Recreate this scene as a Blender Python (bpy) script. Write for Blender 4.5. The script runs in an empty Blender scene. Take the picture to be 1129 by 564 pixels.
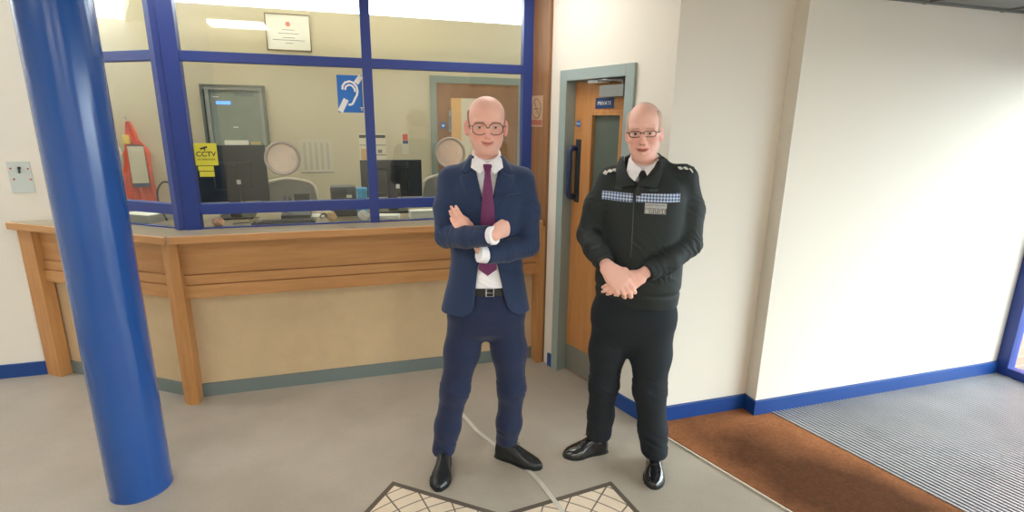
import bpy, bmesh, math, random
import numpy as np
from mathutils import Matrix, Vector, Euler

scene = bpy.context.scene
COL = scene.collection
R = math.radians
random.seed(7)

# ------------------------------------------------------------------ materials
def lin(c):
    c = c / 255.0
    return c / 12.92 if c <= 0.04045 else ((c + 0.055) / 1.055) ** 2.4

def rgb(r, g, b):
    return (lin(r), lin(g), lin(b), 1.0)

def mat(name, col, rough=0.6, metal=0.0, spec=0.5, var=0.0, vscale=8.0, bump=0.0, bscale=60.0,
        emit=None, estr=0.0, stretch=None, coat=0.0, sheen=0.0, attr=None, col2=None, detail=4.0):
    m = bpy.data.materials.new(name)
    m.use_nodes = True
    nt = m.node_tree
    b = nt.nodes['Principled BSDF']
    b.inputs['Base Color'].default_value = col
    b.inputs['Roughness'].default_value = rough
    b.inputs['Metallic'].default_value = metal
    b.inputs['Specular IOR Level'].default_value = spec
    b.inputs['Coat Weight'].default_value = coat
    b.inputs['Coat Roughness'].default_value = 0.15
    b.inputs['Sheen Weight'].default_value = sheen
    tc = nt.nodes.new('ShaderNodeTexCoord')
    mp = nt.nodes.new('ShaderNodeMapping')
    nt.links.new(tc.outputs['Object'], mp.inputs['Vector'])
    if stretch:
        mp.inputs['Scale'].default_value = stretch
    if attr:
        a = nt.nodes.new('ShaderNodeAttribute'); a.attribute_name = attr
        nt.links.new(a.outputs['Color'], b.inputs['Base Color'])
    elif var > 0 or col2 is not None:
        n = nt.nodes.new('ShaderNodeTexNoise')
        n.inputs['Scale'].default_value = vscale
        n.inputs['Detail'].default_value = detail
        n.inputs['Roughness'].default_value = 0.6
        nt.links.new(mp.outputs['Vector'], n.inputs['Vector'])
        r = nt.nodes.new('ShaderNodeValToRGB')
        r.color_ramp.elements[0].position = 0.3
        r.color_ramp.elements[1].position = 0.7
        if col2 is None:
            lo = tuple(c * (1 - var) for c in col[:3]) + (1,)
            hi = tuple(min(1, c * (1 + var)) for c in col[:3]) + (1,)
        else:
            lo, hi = col2, col
        r.color_ramp.elements[0].color = lo
        r.color_ramp.elements[1].color = hi
        nt.links.new(n.outputs['Fac'], r.inputs['Fac'])
        nt.links.new(r.outputs['Color'], b.inputs['Base Color'])
    if bump > 0:
        n2 = nt.nodes.new('ShaderNodeTexNoise')
        n2.inputs['Scale'].default_value = bscale
        n2.inputs['Detail'].default_value = 3
        nt.links.new(mp.outputs['Vector'], n2.inputs['Vector'])
        bp = nt.nodes.new('ShaderNodeBump')
        bp.inputs['Strength'].default_value = bump
        bp.inputs['Distance'].default_value = 0.01
        nt.links.new(n2.outputs['Fac'], bp.inputs['Height'])
        nt.links.new(bp.outputs['Normal'], b.inputs['Normal'])
    if emit is not None:
        b.inputs['Emission Color'].default_value = emit
        b.inputs['Emission Strength'].default_value = estr
    return m

def glass_mat(name, tint=(1, 1, 1, 1), rough=0.0, ior=1.45, boost=1.0):
    m = bpy.data.materials.new(name)
    m.use_nodes = True
    nt = m.node_tree
    for n in list(nt.nodes):
        nt.nodes.remove(n)
    out = nt.nodes.new('ShaderNodeOutputMaterial')
    mix = nt.nodes.new('ShaderNodeMixShader')
    tr = nt.nodes.new('ShaderNodeBsdfTransparent'); tr.inputs['Color'].default_value = tint
    gl = nt.nodes.new('ShaderNodeBsdfGlossy'); gl.inputs['Roughness'].default_value = rough
    fr = nt.nodes.new('ShaderNodeFresnel')
    ge = nt.nodes.new('ShaderNodeNewGeometry')      # same index seen from either side of the thin sheet
    io = nt.nodes.new('ShaderNodeMath'); io.operation = 'MULTIPLY_ADD'
    io.inputs[1].default_value = 1/ior - ior; io.inputs[2].default_value = ior
    nt.links.new(ge.outputs['Backfacing'], io.inputs[0]); nt.links.new(io.outputs[0], fr.inputs['IOR'])
    mul = nt.nodes.new('ShaderNodeMath'); mul.operation = 'MULTIPLY'; mul.inputs[1].default_value = boost
    nt.links.new(fr.outputs[0], mul.inputs[0])
    nt.links.new(mul.outputs[0], mix.inputs['Fac'])
    nt.links.new(tr.outputs[0], mix.inputs[1])
    nt.links.new(gl.outputs[0], mix.inputs[2])
    nt.links.new(mix.outputs[0], out.inputs['Surface'])
    return m

M = {}
def wood(name, base, dark, axis):
    st = {'x': (1.2, 14, 14), 'z': (14, 14, 1.2)}[axis]
    return mat(name, base, rough=0.42, spec=0.4, col2=dark, vscale=2.2, stretch=st, detail=6, bump=0.05, bscale=6)
M['oak_h'] = wood('oak_horizontal', rgb(198, 148, 96), rgb(180, 128, 78), 'x')
M['oak_v'] = wood('oak_vertical', rgb(198, 146, 92), rgb(178, 122, 70), 'z')
M['oak_panel'] = wood('oak_panel', rgb(150, 108, 72), rgb(132, 92, 58), 'z')
M['door_wood'] = wood('door_veneer', rgb(204, 146, 90), rgb(188, 128, 72), 'z')
M['cream'] = mat('cream_laminate', rgb(203, 179, 142), 0.55, var=0.05, vscale=9)
M['top'] = mat('counter_laminate', rgb(172, 158, 134), 0.25, spec=0.5, var=0.08, vscale=5)
M['kick'] = mat('kick_grey', rgb(112, 124, 122), 0.5)
M['frame_blue'] = mat('frame_blue', rgb(36, 58, 130), 0.4, spec=0.5)
M['pole_blue'] = mat('pole_blue', rgb(24, 76, 148), 0.20, spec=0.5, coat=0.25, var=0.04, vscale=4, bump=0.02, bscale=14)
M['skirt_blue'] = mat('skirting_blue', rgb(16, 64, 134), 0.4)
M['wall'] = mat('wall_paint', rgb(232, 226, 214), 0.85, spec=0.2, bump=0.02, bscale=120)
M['wall_off'] = mat('office_wall_paint', rgb(204, 194, 168), 0.85, spec=0.2)
M['ceil'] = mat('ceiling_paint', rgb(196, 192, 184), 0.9, spec=0.2)
M['soffit'] = mat('soffit_tiles', rgb(140, 140, 136), 0.9, spec=0.2)
M['tile_edge'] = mat('ceiling_grid', rgb(110, 112, 108), 0.7)
M['floor_off'] = mat('office_carpet', rgb(96, 100, 108), 0.95, var=0.15, vscale=60)
M['doorframe'] = mat('frame_grey_green', rgb(150, 164, 160), 0.45)
M['steel'] = mat('brushed_steel', rgb(170, 170, 165), 0.35, metal=0.8)
M['grey_plastic'] = mat('grey_plastic', rgb(150, 152, 148), 0.5)
M['black'] = mat('black_plastic', rgb(28, 32, 34), 0.35)
M['darkgrey'] = mat('dark_grey_plastic', rgb(52, 58, 62), 0.45)
M['screenback'] = mat('monitor_back', rgb(36, 42, 46), 0.4, bump=0.02)
M['white'] = mat('white_plastic', rgb(226, 226, 222), 0.4)
M['paper'] = mat('paper', rgb(238, 236, 226), 0.8)
M['cream_plastic'] = mat('cream_plastic', rgb(206, 200, 184), 0.6)
M['chair_grey'] = mat('chair_fabric', rgb(142, 142, 138), 0.9, var=0.1, vscale=90)
M['orange'] = mat('hi_vis_orange', rgb(240, 84, 44), 0.7, var=0.12, vscale=12)
M['yellow_tape'] = mat('reflective_yellow', rgb(226, 196, 70), 0.5)
M['navy'] = mat('navy_plastic', rgb(40, 56, 96), 0.5)
M['signblue'] = mat('sign_blue', rgb(24, 104, 186), 0.4)
M['handle_navy'] = mat('handle_navy', rgb(38, 52, 88), 0.4)
M['signdark'] = mat('sign_dark_blue', rgb(36, 68, 118), 0.4)
M['signyellow'] = mat('sign_yellow', rgb(200, 192, 52), 0.5)
M['ink'] = mat('ink', rgb(40, 40, 40), 0.7)
M['inkgrey'] = mat('ink_grey', rgb(120, 118, 110), 0.7)
M['inkred'] = mat('ink_red', rgb(196, 78, 62), 0.7)
M['cyan'] = mat('cyan_plastic', rgb(40, 150, 196), 0.35)
M['ring'] = mat('speech_ring', rgb(160, 150, 136), 0.3, spec=0.5)
M['glass'] = glass_mat('glazing', (0.955, 0.965, 0.93, 1), 0.0, 1.5)
M['glass_dark'] = mat('obscured_glass', rgb(92, 102, 94), 0.15, var=0.08, vscale=3)
M['lens'] = glass_mat('lens', (0.985, 0.985, 0.985, 1), 0.0, 1.3)
M['disc'] = mat('acrylic_disc', rgb(226, 206, 190), 0.15)
M['disc'].node_tree.nodes['Principled BSDF'].inputs['Alpha'].default_value = 0.38
M['cabinet_grey'] = mat('cabinet_grey', rgb(104, 108, 98), 0.5)
M['blue_glow'] = mat('blue_strip_glow', rgb(70, 120, 220), 0.5, emit=rgb(70, 120, 230), estr=1.2)  # emission makes the cabinet's blue strip glow
M['display'] = mat('cabinet_interior', rgb(128, 138, 128), 0.3, var=0.12, vscale=5)
M['tape'] = mat('worn_tape', rgb(196, 190, 178), 0.3, var=0.08, vscale=20)
M['tile_line'] = mat('tile_border', rgb(88, 78, 68), 0.5, var=0.1)
M['pavement'] = mat('pavement', rgb(112, 112, 112), 0.9, var=0.06)
M['lamp'] = mat('lamp_diffuser', rgb(255, 250, 235), 0.5, emit=(1.0, 0.97, 0.92, 1), estr=8.6)
M['lamp_low'] = mat('lamp_diffuser_dimmed', rgb(255, 250, 235), 0.5, emit=(1.0, 0.97, 0.92, 1), estr=4.2)
M['fill_side'] = mat('fill_diffuser_side', rgb(255, 250, 235), 0.5, emit=(1.0, 0.97, 0.92, 1), estr=2.2)
M['lamp_soft'] = mat('lamp_diffuser_large', rgb(255, 250, 235), 0.5, emit=(1.0, 0.97, 0.92, 1), estr=3.9)
M['fill_office'] = mat('office_fill_diffuser', rgb(255, 250, 235), 0.5, emit=(1.0, 0.95, 0.84, 1), estr=2.0)
M['uplamp'] = mat('tube_glow', rgb(255, 250, 235), 0.5, emit=(1.0, 0.95, 0.80, 1), estr=62.0)

def floor_material():
    m = mat('vinyl_floor', rgb(180, 171, 157), 0.36, spec=0.4, col2=rgb(158, 149, 135), vscale=1.4, detail=6)
    nt = m.node_tree
    b = nt.nodes['Principled BSDF']
    # fine speckle over the broad mottling
    n = nt.nodes.new('ShaderNodeTexNoise'); n.inputs['Scale'].default_value = 160
    mx = nt.nodes.new('ShaderNodeMixRGB'); mx.blend_type = 'OVERLAY'; mx.inputs[0].default_value = 0.18
    src = b.inputs['Base Color'].links[0].from_socket
    tc = [x for x in nt.nodes if x.type == 'TEX_COORD'][0]
    nt.links.new(tc.outputs['Object'], n.inputs['Vector'])
    nt.links.new(src, mx.inputs[1]); nt.links.new(n.outputs['Fac'], mx.inputs[2])
    nt.links.new(mx.outputs[0], b.inputs['Base Color'])
    return m
M['floor'] = floor_material()

def coir_material():
    m = mat('coir_mat', rgb(176, 112, 68), 0.95, spec=0.1, bump=0.5, bscale=140)
    nt = m.node_tree; b = nt.nodes['Principled BSDF']
    tc = [x for x in nt.nodes if x.type == 'TEX_COORD'][0]
    n = nt.nodes.new('ShaderNodeTexNoise'); n.inputs['Scale'].default_value = 1.7; n.inputs['Detail'].default_value = 5
    nt.links.new(tc.outputs['Object'], n.inputs['Vector'])
    # worn wet patch: a soft-edged blob round the middle of the walking line
    sub = nt.nodes.new('ShaderNodeVectorMath'); sub.operation = 'SUBTRACT'; sub.inputs[1].default_value = (2.13, 1.62, 0)
    nt.links.new(tc.outputs['Object'], sub.inputs[0])
    rot = nt.nodes.new('ShaderNodeMapping'); rot.inputs['Rotation'].default_value = (0, 0, R(-17))
    nt.links.new(sub.outputs[0], rot.inputs['Vector'])
    sc_ = nt.nodes.new('ShaderNodeMapping'); sc_.inputs['Scale'].default_value = (1.0, 0.40, 1)
    nt.links.new(rot.outputs[0], sc_.inputs['Vector'])
    ln = nt.nodes.new('ShaderNodeVectorMath'); ln.operation = 'LENGTH'
    nt.links.new(sc_.outputs[0], ln.inputs[0])
    ad = nt.nodes.new('ShaderNodeMath'); ad.operation = 'MULTIPLY_ADD'; ad.inputs[1].default_value = 0.5
    nt.links.new(n.outputs['Fac'], ad.inputs[0]); nt.links.new(ln.outputs['Value'], ad.inputs[2])
    rp = nt.nodes.new('ShaderNodeValToRGB')
    rp.color_ramp.elements[0].position = 0.44; rp.color_ramp.elements[0].color = rgb(88, 56, 36)
    rp.color_ramp.elements[1].position = 0.66; rp.color_ramp.elements[1].color = rgb(162, 106, 70)
    nt.links.new(ad.outputs[0], rp.inputs['Fac'])
    n3 = nt.nodes.new('ShaderNodeTexNoise'); n3.inputs['Scale'].default_value = 55
    nt.links.new(tc.outputs['Object'], n3.inputs['Vector'])
    mx = nt.nodes.new('ShaderNodeMixRGB'); mx.blend_type = 'OVERLAY'; mx.inputs[0].default_value = 0.35
    nt.links.new(rp.outputs['Color'], mx.inputs[1]); nt.links.new(n3.outputs['Fac'], mx.inputs[2])
    nt.links.new(mx.outputs[0], b.inputs['Base Color'])
    return m
M['coir'] = coir_material()
M['rib'] = mat('grating_aluminium', rgb(172, 172, 176), 0.45, metal=0.3, var=0.1, vscale=3)
M['rib_gap'] = mat('grating_gap', rgb(56, 56, 60), 0.9)

def brick_material():
    m = mat('outside_brick', rgb(190, 120, 100), 0.9)
    nt = m.node_tree; b = nt.nodes['Principled BSDF']
    tc = [x for x in nt.nodes if x.type == 'TEX_COORD'][0]
    mp = nt.nodes.new('ShaderNodeMapping'); mp.inputs['Rotation'].default_value = (R(90), 0, 0)
    br = nt.nodes.new('ShaderNodeTexBrick')
    br.inputs['Scale'].default_value = 1.0
    br.inputs['Brick Width'].default_value = 0.225; br.inputs['Row Height'].default_value = 0.075
    br.inputs['Mortar Size'].default_value = 0.006
    br.inputs['Color1'].default_value = rgb(200, 130, 108); br.inputs['Color2'].default_value = rgb(184, 112, 94)
    br.inputs['Mortar'].default_value = rgb(176, 140, 124)
    nt.links.new(tc.outputs['Object'], mp.inputs['Vector']); nt.links.new(mp.outputs[0], br.inputs['Vector'])
    nt.links.new(br.outputs['Color'], b.inputs['Base Color'])
    return m
M['brick'] = brick_material()

def rosette_tiles():
    # circular paving: concentric rings and radial joints round the rosette's centre (object origin)
    m = mat('rosette_tiles', rgb(224, 206, 182), 0.45)
    nt = m.node_tree; b = nt.nodes['Principled BSDF']; L = nt.links.new
    tc = [x for x in nt.nodes if x.type == 'TEX_COORD'][0]
    sh_ = nt.nodes.new('ShaderNodeVectorMath'); sh_.operation = 'SUBTRACT'; sh_.inputs[1].default_value = (0.143, 0.428, 0)
    L(tc.outputs['Object'], sh_.inputs[0])
    sp = nt.nodes.new('ShaderNodeSeparateXYZ'); L(sh_.outputs[0], sp.inputs[0])
    def mt(op, a, b2=None):
        n = nt.nodes.new('ShaderNodeMath'); n.operation = op
        for i, v in enumerate((a, b2)):
            if v is None: continue
            if isinstance(v, (int, float)): n.inputs[i].default_value = v
            else: L(v, n.inputs[i])
        return n.outputs[0]
    x, y = sp.outputs[0], sp.outputs[1]
    rad = mt('SQRT', mt('ADD', mt('MULTIPLY', x, x), mt('MULTIPLY', y, y)))
    ang = mt('ARCTAN2', y, x)
    pitch, nrad = 0.062, 42
    fr = mt('ABSOLUTE', mt('SUBTRACT', mt('FRACT', mt('DIVIDE', rad, pitch)), 0.5))
    ringm = mt('GREATER_THAN', fr, 0.452)
    fa = mt('ABSOLUTE', mt('SUBTRACT', mt('FRACT', mt('MULTIPLY', ang, nrad / (2 * math.pi))), 0.5))
    radm = mt('GREATER_THAN', fa, 0.47)
    j = mt('MAXIMUM', ringm, radm)
    n = nt.nodes.new('ShaderNodeTexNoise'); n.inputs['Scale'].default_value = 9
    L(tc.outputs['Object'], n.inputs['Vector'])
    rp = nt.nodes.new('ShaderNodeValToRGB')
    rp.color_ramp.elements[0].color = rgb(206, 186, 160); rp.color_ramp.elements[1].color = rgb(232, 216, 194)
    L(n.outputs['Fac'], rp.inputs['Fac'])
    mx = nt.nodes.new('ShaderNodeMixRGB'); L(j, mx.inputs[0]); L(rp.outputs['Color'], mx.inputs[1])
    mx.inputs[2].default_value = rgb(104, 94, 84)
    L(mx.outputs[0], b.inputs['Base Color'])
    return m
M['rosette'] = rosette_tiles()

# ------------------------------------------------------------------ mesh building
class MB:
    def __init__(self):
        self.bm = bmesh.new()
    def box(self, x0, x1, y0, y1, z0, z1, bev=0.0, rot=None, about=None):
        vs = [self.bm.verts.new((x, y, z)) for x in (x0, x1) for y in (y0, y1) for z in (z0, z1)]
        idx = ((0, 1, 3, 2), (4, 6, 7, 5), (0, 4, 5, 1), (2, 3, 7, 6), (0, 2, 6, 4), (1, 5, 7, 3))
        fs = [self.bm.faces.new([vs[i] for i in f]) for f in idx]
        if bev > 0:
            es = list({e for f in fs for e in f.edges})
            r = bmesh.ops.bevel(self.bm, geom=es, offset=bev, segments=2, affect='EDGES', profile=0.6)
            vs = list({v for f in r['faces'] for v in f.verts} | {v for v in vs if v.is_valid})
        if rot is not None:
            bmesh.ops.rotate(self.bm, verts=[v for v in vs if v.is_valid], cent=about or ((x0+x1)/2, (y0+y1)/2, (z0+z1)/2), matrix=rot)
        return self
    def prism(self, poly, z0, z1):
        a = [self.bm.verts.new((p[0], p[1], z0)) for p in poly]
        b = [self.bm.verts.new((p[0], p[1], z1)) for p in poly]
        n = len(poly)
        self.bm.faces.new(a[::-1]); self.bm.faces.new(b)
        for i in range(n):
            self.bm.faces.new((a[i], a[(i+1) % n], b[(i+1) % n], b[i]))
        return self
    def slab(self, pts, off):
        # a polygon in space thickened by the vector off
        off = Vector(off)
        a = [self.bm.verts.new(Vector(p)) for p in pts]
        b = [self.bm.verts.new(Vector(p) + off) for p in pts]
        n = len(pts)
        self.bm.faces.new(a[::-1]); self.bm.faces.new(b)
        for i in range(n):
            self.bm.faces.new((a[i], a[(i+1) % n], b[(i+1) % n], b[i]))
        return self
    def grid_slab(self, rows, off):
        # rows of points (equal length) thickened by off (vector)
        off = Vector(off)
        A = [[self.bm.verts.new(Vector(p)) for p in r] for r in rows]
        B = [[self.bm.verts.new(Vector(p) + off) for p in r] for r in rows]
        nr, nc = len(rows), len(rows[0])
        for i in range(nr-1):
            for j in range(nc-1):
                self.bm.faces.new((A[i][j], A[i][j+1], A[i+1][j+1], A[i+1][j]))
                self.bm.faces.new((B[i][j], B[i+1][j], B[i+1][j+1], B[i][j+1]))
        for i in range(nr-1):
            self.bm.faces.new((A[i][0], A[i+1][0], B[i+1][0], B[i][0]))
            self.bm.faces.new((A[i+1][-1], A[i][-1], B[i][-1], B[i+1][-1]))
        for j in range(nc-1):
            self.bm.faces.new((A[0][j+1], A[0][j], B[0][j], B[0][j+1]))
            self.bm.faces.new((A[-1][j], A[-1][j+1], B[-1][j+1], B[-1][j]))
        return self
    def lathe(self, prof, c=(0, 0, 0), seg=32, axis='z'):
        rings = []
        for (r, h) in prof:
            ring = []
            for k in range(seg):
                a = 2*math.pi*k/seg
                p = (r*math.cos(a), r*math.sin(a), h)
                if axis == 'y': p = (p[0], p[2], p[1])
                if axis == 'x': p = (p[2], p[0], p[1])
                ring.append(self.bm.verts.new((c[0]+p[0], c[1]+p[1], c[2]+p[2])))
            rings.append(ring)
        for i in range(len(rings)-1):
            for k in range(seg):
                self.bm.faces.new((rings[i][k], rings[i][(k+1) % seg], rings[i+1][(k+1) % seg], rings[i+1][k]))
        self.bm.faces.new(rings[0][::-1]); self.bm.faces.new(rings[-1])
        return self
    def tube(self, pts, r, seg=8, closed=False, rad=None):
        pts = [Vector(p) for p in pts]
        n = len(pts); rings = []
        up = Vector((0, 0, 1))
        prev = None
        for i, p in enumerate(pts):
            if closed: t = pts[(i+1) % n] - pts[i-1]
            else: t = pts[min(i+1, n-1)] - pts[max(i-1, 0)]
            t.normalize()
            if prev is None:
                ref = up if abs(t.z) < 0.9 else Vector((1, 0, 0))
                u = t.cross(ref).normalized()
            else:
                u = (prev - t*prev.dot(t)).normalized()
            prev = u
            v = t.cross(u)
            rr = rad[i] if rad else r
            rings.append([self.bm.verts.new(p + rr*(math.cos(2*math.pi*k/seg)*u + math.sin(2*math.pi*k/seg)*v)) for k in range(seg)])
        m = n if closed else n-1
        for i in range(m):
            for k in range(seg):
                self.bm.faces.new((rings[i][k], rings[i][(k+1) % seg], rings[(i+1) % n][(k+1) % seg], rings[(i+1) % n][k]))
        if not closed:
            self.bm.faces.new(rings[0][::-1]); self.bm.faces.new(rings[-1])
        return self
    def sphere(self, c, r, seg=16, scale=(1, 1, 1)):
        ret = bmesh.ops.create_uvsphere(self.bm, u_segments=seg, v_segments=max(6, seg//2), radius=r)
        for v in ret['verts']:
            v.co = Vector((v.co.x*scale[0]+c[0], v.co.y*scale[1]+c[1], v.co.z*scale[2]+c[2]))
        return self
    def out(self, name, m, parent=None, smooth=False):
        bmesh.ops.recalc_face_normals(self.bm, faces=self.bm.faces[:])
        me = bpy.data.meshes.new(name)
        self.bm.to_mesh(me); self.bm.free()
        me.materials.append(m)
        if smooth:
            for p in me.polygons: p.use_smooth = True
            try: me.set_sharp_from_angle(angle=R(38))
            except Exception: pass
        o = bpy.data.objects.new(name, me)
        COL.objects.link(o)
        if parent: o.parent = parent
        return o

def tag(o, label, cat, group=None, kind=None):
    o['label'] = label; o['category'] = cat
    if group: o['group'] = group
    if kind: o['kind'] = kind
    return o

def thing(name, label, cat, loc=(0, 0, 0), rz=0.0, group=None, kind=None):
    o = bpy.data.objects.new(name, None)
    COL.objects.link(o)
    o.location = loc; o.rotation_euler = (0, 0, rz); o.empty_display_size = 0.1
    return tag(o, label, cat, group, kind)

def text_part(name, body, size, m, parent, loc, rot=(R(90), 0, 0), depth=0.0006, align='CENTER', bold=0.0, sx=1.0):
    cu = bpy.data.curves.new(name, 'FONT')
    cu.body = body; cu.size = size; cu.align_x = align; cu.align_y = 'CENTER'; cu.extrude = depth; cu.offset = bold
    t = bpy.data.objects.new('tmp_text', cu)
    COL.objects.link(t)
    bpy.context.view_layer.update()
    me = bpy.data.meshes.new_from_object(t.evaluated_get(bpy.context.evaluated_depsgraph_get()))
    bpy.data.objects.remove(t); bpy.data.curves.remove(cu)
    me.name = name
    mtx = Matrix.Translation(loc) @ Euler(rot).to_matrix().to_4x4() @ Matrix.Diagonal((sx, 1, 1, 1))
    me.transform(mtx)
    me.materials.clear(); me.materials.append(m)
    o = bpy.data.objects.new(name, me); COL.objects.link(o); o.parent = parent
    return o

def copy_tree(o, parent=None):
    c = o.copy(); COL.objects.link(c)
    if parent: c.parent = parent
    for ch in list(o.children):
        copy_tree(ch, c)
    return c
SKY, EXPO = 6.2, 1.22
# ------------------------------------------------------------------ room
# axes: x along the right-hand wall (to the entrance glazing), y away from the camera, z up
CEIL, SOFF = 2.62, 2.35
DP0 = Vector((1.22, 3.56, 0)); DP1 = Vector((1.575, 2.42, 0))      # the slanted wall that holds the door
dvec = (DP1 - DP0); DLEN = dvec.length; dvec.normalize()
DRZ = math.atan2(dvec.y, dvec.x)                                     # local x runs along the wall towards the viewer; local +y goes into the room wall

tag(MB().box(-4, 4.36, -3.5, 4.2, -0.1, 0).out('floor', M['floor']), 'mottled grey vinyl floor of the lobby', 'floor', kind='structure')
tag(MB().box(-2.6, 2.6, 3.56, 5.5, -0.1, -0.001).out('floor', M['floor_off']), 'dark carpeted office floor behind the counter', 'floor', kind='structure')
c = MB()
c.box(-4, 2.34, -3.5, 3.535, CEIL, CEIL+0.1)
tag(c.out('ceiling', M['ceil']), 'pale main ceiling of the lobby', 'ceiling', kind='structure')
tag(MB().box(2.34, 4.5, -3.5, 2.6, SOFF, SOFF+0.37).out('ceiling', M['soffit']), 'lowered grey soffit over the entrance matting', 'ceiling', kind='structure')
g = MB()
for k in range(5):
    g.box(2.34, 4.36, 2.31-0.6*k-0.024, 2.31-0.6*k, SOFF-0.012, SOFF+0.001)
for k in range(4):
    g.box(2.4+0.6*k, 2.424+0.6*k, -2, 2.33, SOFF-0.010, SOFF+0.001)
tag(g.out('trim_1', M['tile_edge']), 'grey grid bars of the lowered entrance ceiling', 'ceiling trim', kind='structure')

tag(MB().box(-4, -1.66, 4.09, 4.19, 0, CEIL).out('wall_left', M['wall']), 'off-white wall at the left behind the blue pillar', 'wall', kind='structure')
tag(MB().box(-4.1, -4, -3.5, 4.19, 0, CEIL).out('wall_far_left', M['wall']), 'off-white far left wall of the lobby', 'wall', kind='structure')
tag(MB().box(-4, 4.36, -3.6, -3.5, 0, CEIL).out('wall_rear', M['wall']), 'off-white wall at the rear of the lobby', 'wall', kind='structure')
w = MB()
w.prism([(1.575, 2.42), (2.255, 2.42), (2.255, 2.33), (4.40, 2.33), (4.40, 2.62), (1.70, 2.62), (1.62, 2.56)], 0, CEIL)
tag(w.out('wall_right', M['wall']), 'white right-hand wall with a shallow step beside the coir mat', 'wall', kind='structure')

# slanted wall with the door opening (local frame along the wall)
wt = thing('wall_center', 'off-white slanted wall holding the wooden door', 'wall', (DP0.x, DP0.y, 0), DRZ, kind='structure')
D0, D1, DH = 0.315, 0.935, 1.985      # opening inside the frame's outer edge
w = MB()
w.box(0.0, D0, 0, 0.14, 0, CEIL); w.box(D1, DLEN, 0, 0.14, 0, CEIL); w.box(D0, D1, 0, 0.14, DH+0.025, CEIL)
w.out('wall_surface', M['wall'], wt)
tag(MB().box(-0.012, 0.205, -0.022, 0, 0.0, CEIL).out('trim_2', M['oak_panel']), 'tall oak veneer panel between glazing and white wall', 'wall panel', kind='structure')
o = bpy.data.objects['trim_2']; o.location = wt.location; o.rotation_euler = wt.rotation_euler
# skirtings
def strip_local(parts, name, label):
    m_ = MB()
    for (a, b) in parts: m_.box(a, b, -0.016, 0, 0, 0.095, bev=0.003)
    o = m_.out(name, M['skirt_blue']); o.location = wt.location; o.rotation_euler = wt.rotation_euler
    return tag(o, label, 'skirting board', kind='structure')
strip_local([(0.262, D0), (D1, DLEN+0.012)], 'baseboard_center', 'blue skirting either side of the wooden door')
s = MB()
s.box(1.575, 2.255, 2.404, 2.42, 0, 0.097, bev=0.003); s.box(2.239, 2.255, 2.318, 2.42, 0, 0.097, bev=0.003); s.box(2.239, 4.33, 2.314, 2.33, 0, 0.097, bev=0.003)
tag(s.out('baseboard_right', M['skirt_blue']), 'blue skirting along the white right-hand wall', 'skirting board', kind='structure')
tag(MB().box(-4, -2.04, 4.074, 4.09, 0, 0.095, bev=0.003).out('baseboard_left', M['skirt_blue']), 'blue skirting on the left wall by the counter end', 'skirting board', kind='structure')

# office shell
YB = 5.30
tag(MB().box(-2.6, 2.6, YB, YB+0.1, 0, CEIL).out('wall_back', M['wall_off']), 'cream back wall of the office behind the glass', 'wall', kind='structure')
tag(MB().box(-2.7, -2.6, 4.19, YB, 0, CEIL).out('wall_office_left', M['wall_off']), 'cream left wall of the office', 'wall', kind='structure')
tag(MB().box(2.6, 2.7, 2.6, YB+0.1, 0, CEIL).out('wall_office_right', M['wall_off']), 'cream right wall of the office', 'wall', kind='structure')
tag(MB().box(-2.6, -1.66, 4.19, 4.20, 0, CEIL).out('wall_office_front', M['wall_off']), 'cream inner face of the office front wall', 'wall', kind='structure')

# ------------------------------------------------------------------ door in the slanted wall
dr = thing('door_1', 'light oak single door in a grey-green frame', 'door', (DP0.x, DP0.y, 0), DRZ, kind='structure')
f = MB()
FW = 0.062
f.box(D0-0.004, D0+FW, -0.018, 0.10, 0, DH+0.03, bev=0.003)
f.box(D1-FW, D1+0.004, -0.018, 0.10, 0, DH+0.03, bev=0.003)
f.box(D0+FW, D1-FW, -0.018, 0.10, DH-0.035, DH+0.03, bev=0.003)
f.box(D0+FW, D0+FW+0.012, 0.06, 0.10, 0, DH-0.035); f.box(D1-FW-0.012, D1-FW, 0.06, 0.10, 0, DH-0.035); f.box(D0+FW, D1-FW, 0.06, 0.10, DH-0.05, DH-0.035)
f.out('door_frame', M['doorframe'], dr)
LX0, LX1, LY = D0+FW+0.003, D1-FW-0.003, 0.058
VX0, VX1, VZ0, VZ1 = 0.555, 0.785, 0.98, 1.745
lf = MB()
lf.box(LX0, VX0, LY, LY+0.042, 0.006, DH-0.04); lf.box(VX1, LX1, LY, LY+0.042, 0.006, DH-0.04)
lf.box(VX0, VX1, LY, LY+0.042, 0.006, VZ0); lf.box(VX0, VX1, LY, LY+0.042, VZ1, DH-0.04)
leaf = lf.out('door_leaf', M['door_wood'], dr)
b = MB(); bw = 0.026
b.box(VX0-bw, VX0, LY-0.012, LY+0.005, VZ0-bw, VZ1+bw, bev=0.003); b.box(VX1, VX1+bw, LY-0.012, LY+0.005, VZ0-bw, VZ1+bw, bev=0.003)
b.box(VX0, VX1, LY-0.012, LY+0.005, VZ1, VZ1+bw, bev=0.003); b.box(VX0, VX1, LY-0.012, LY+0.005, VZ0-bw, VZ0, bev=0.003)
b.out('glazing_bead', M['oak_v'], leaf)
MB().box(VX0, VX1, LY+0.012, LY+0.02, VZ0, VZ1).out('vision_pane', M['glass_dark'], leaf)
MB().box(LX0+0.006, LX1-0.006, LY-0.003, LY, 0.012, 0.20).out('kick_plate', M['steel'], leaf)
p = MB(); p.box(LX0+0.024, LX0+0.072, LY-0.004, LY, 1.20, 1.60, bev=0.002)
p.out('push_plate', M['darkgrey'], leaf)
h = MB()
hx = LX0+0.030
pts = [(hx, LY-0.002, 1.545)]
for k in range(7):
    a = math.pi/2*k/6; pts.append((hx, LY-0.03-0.03*math.sin(a)*0.9, 1.545-0.03*(1-math.cos(a))))
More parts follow.
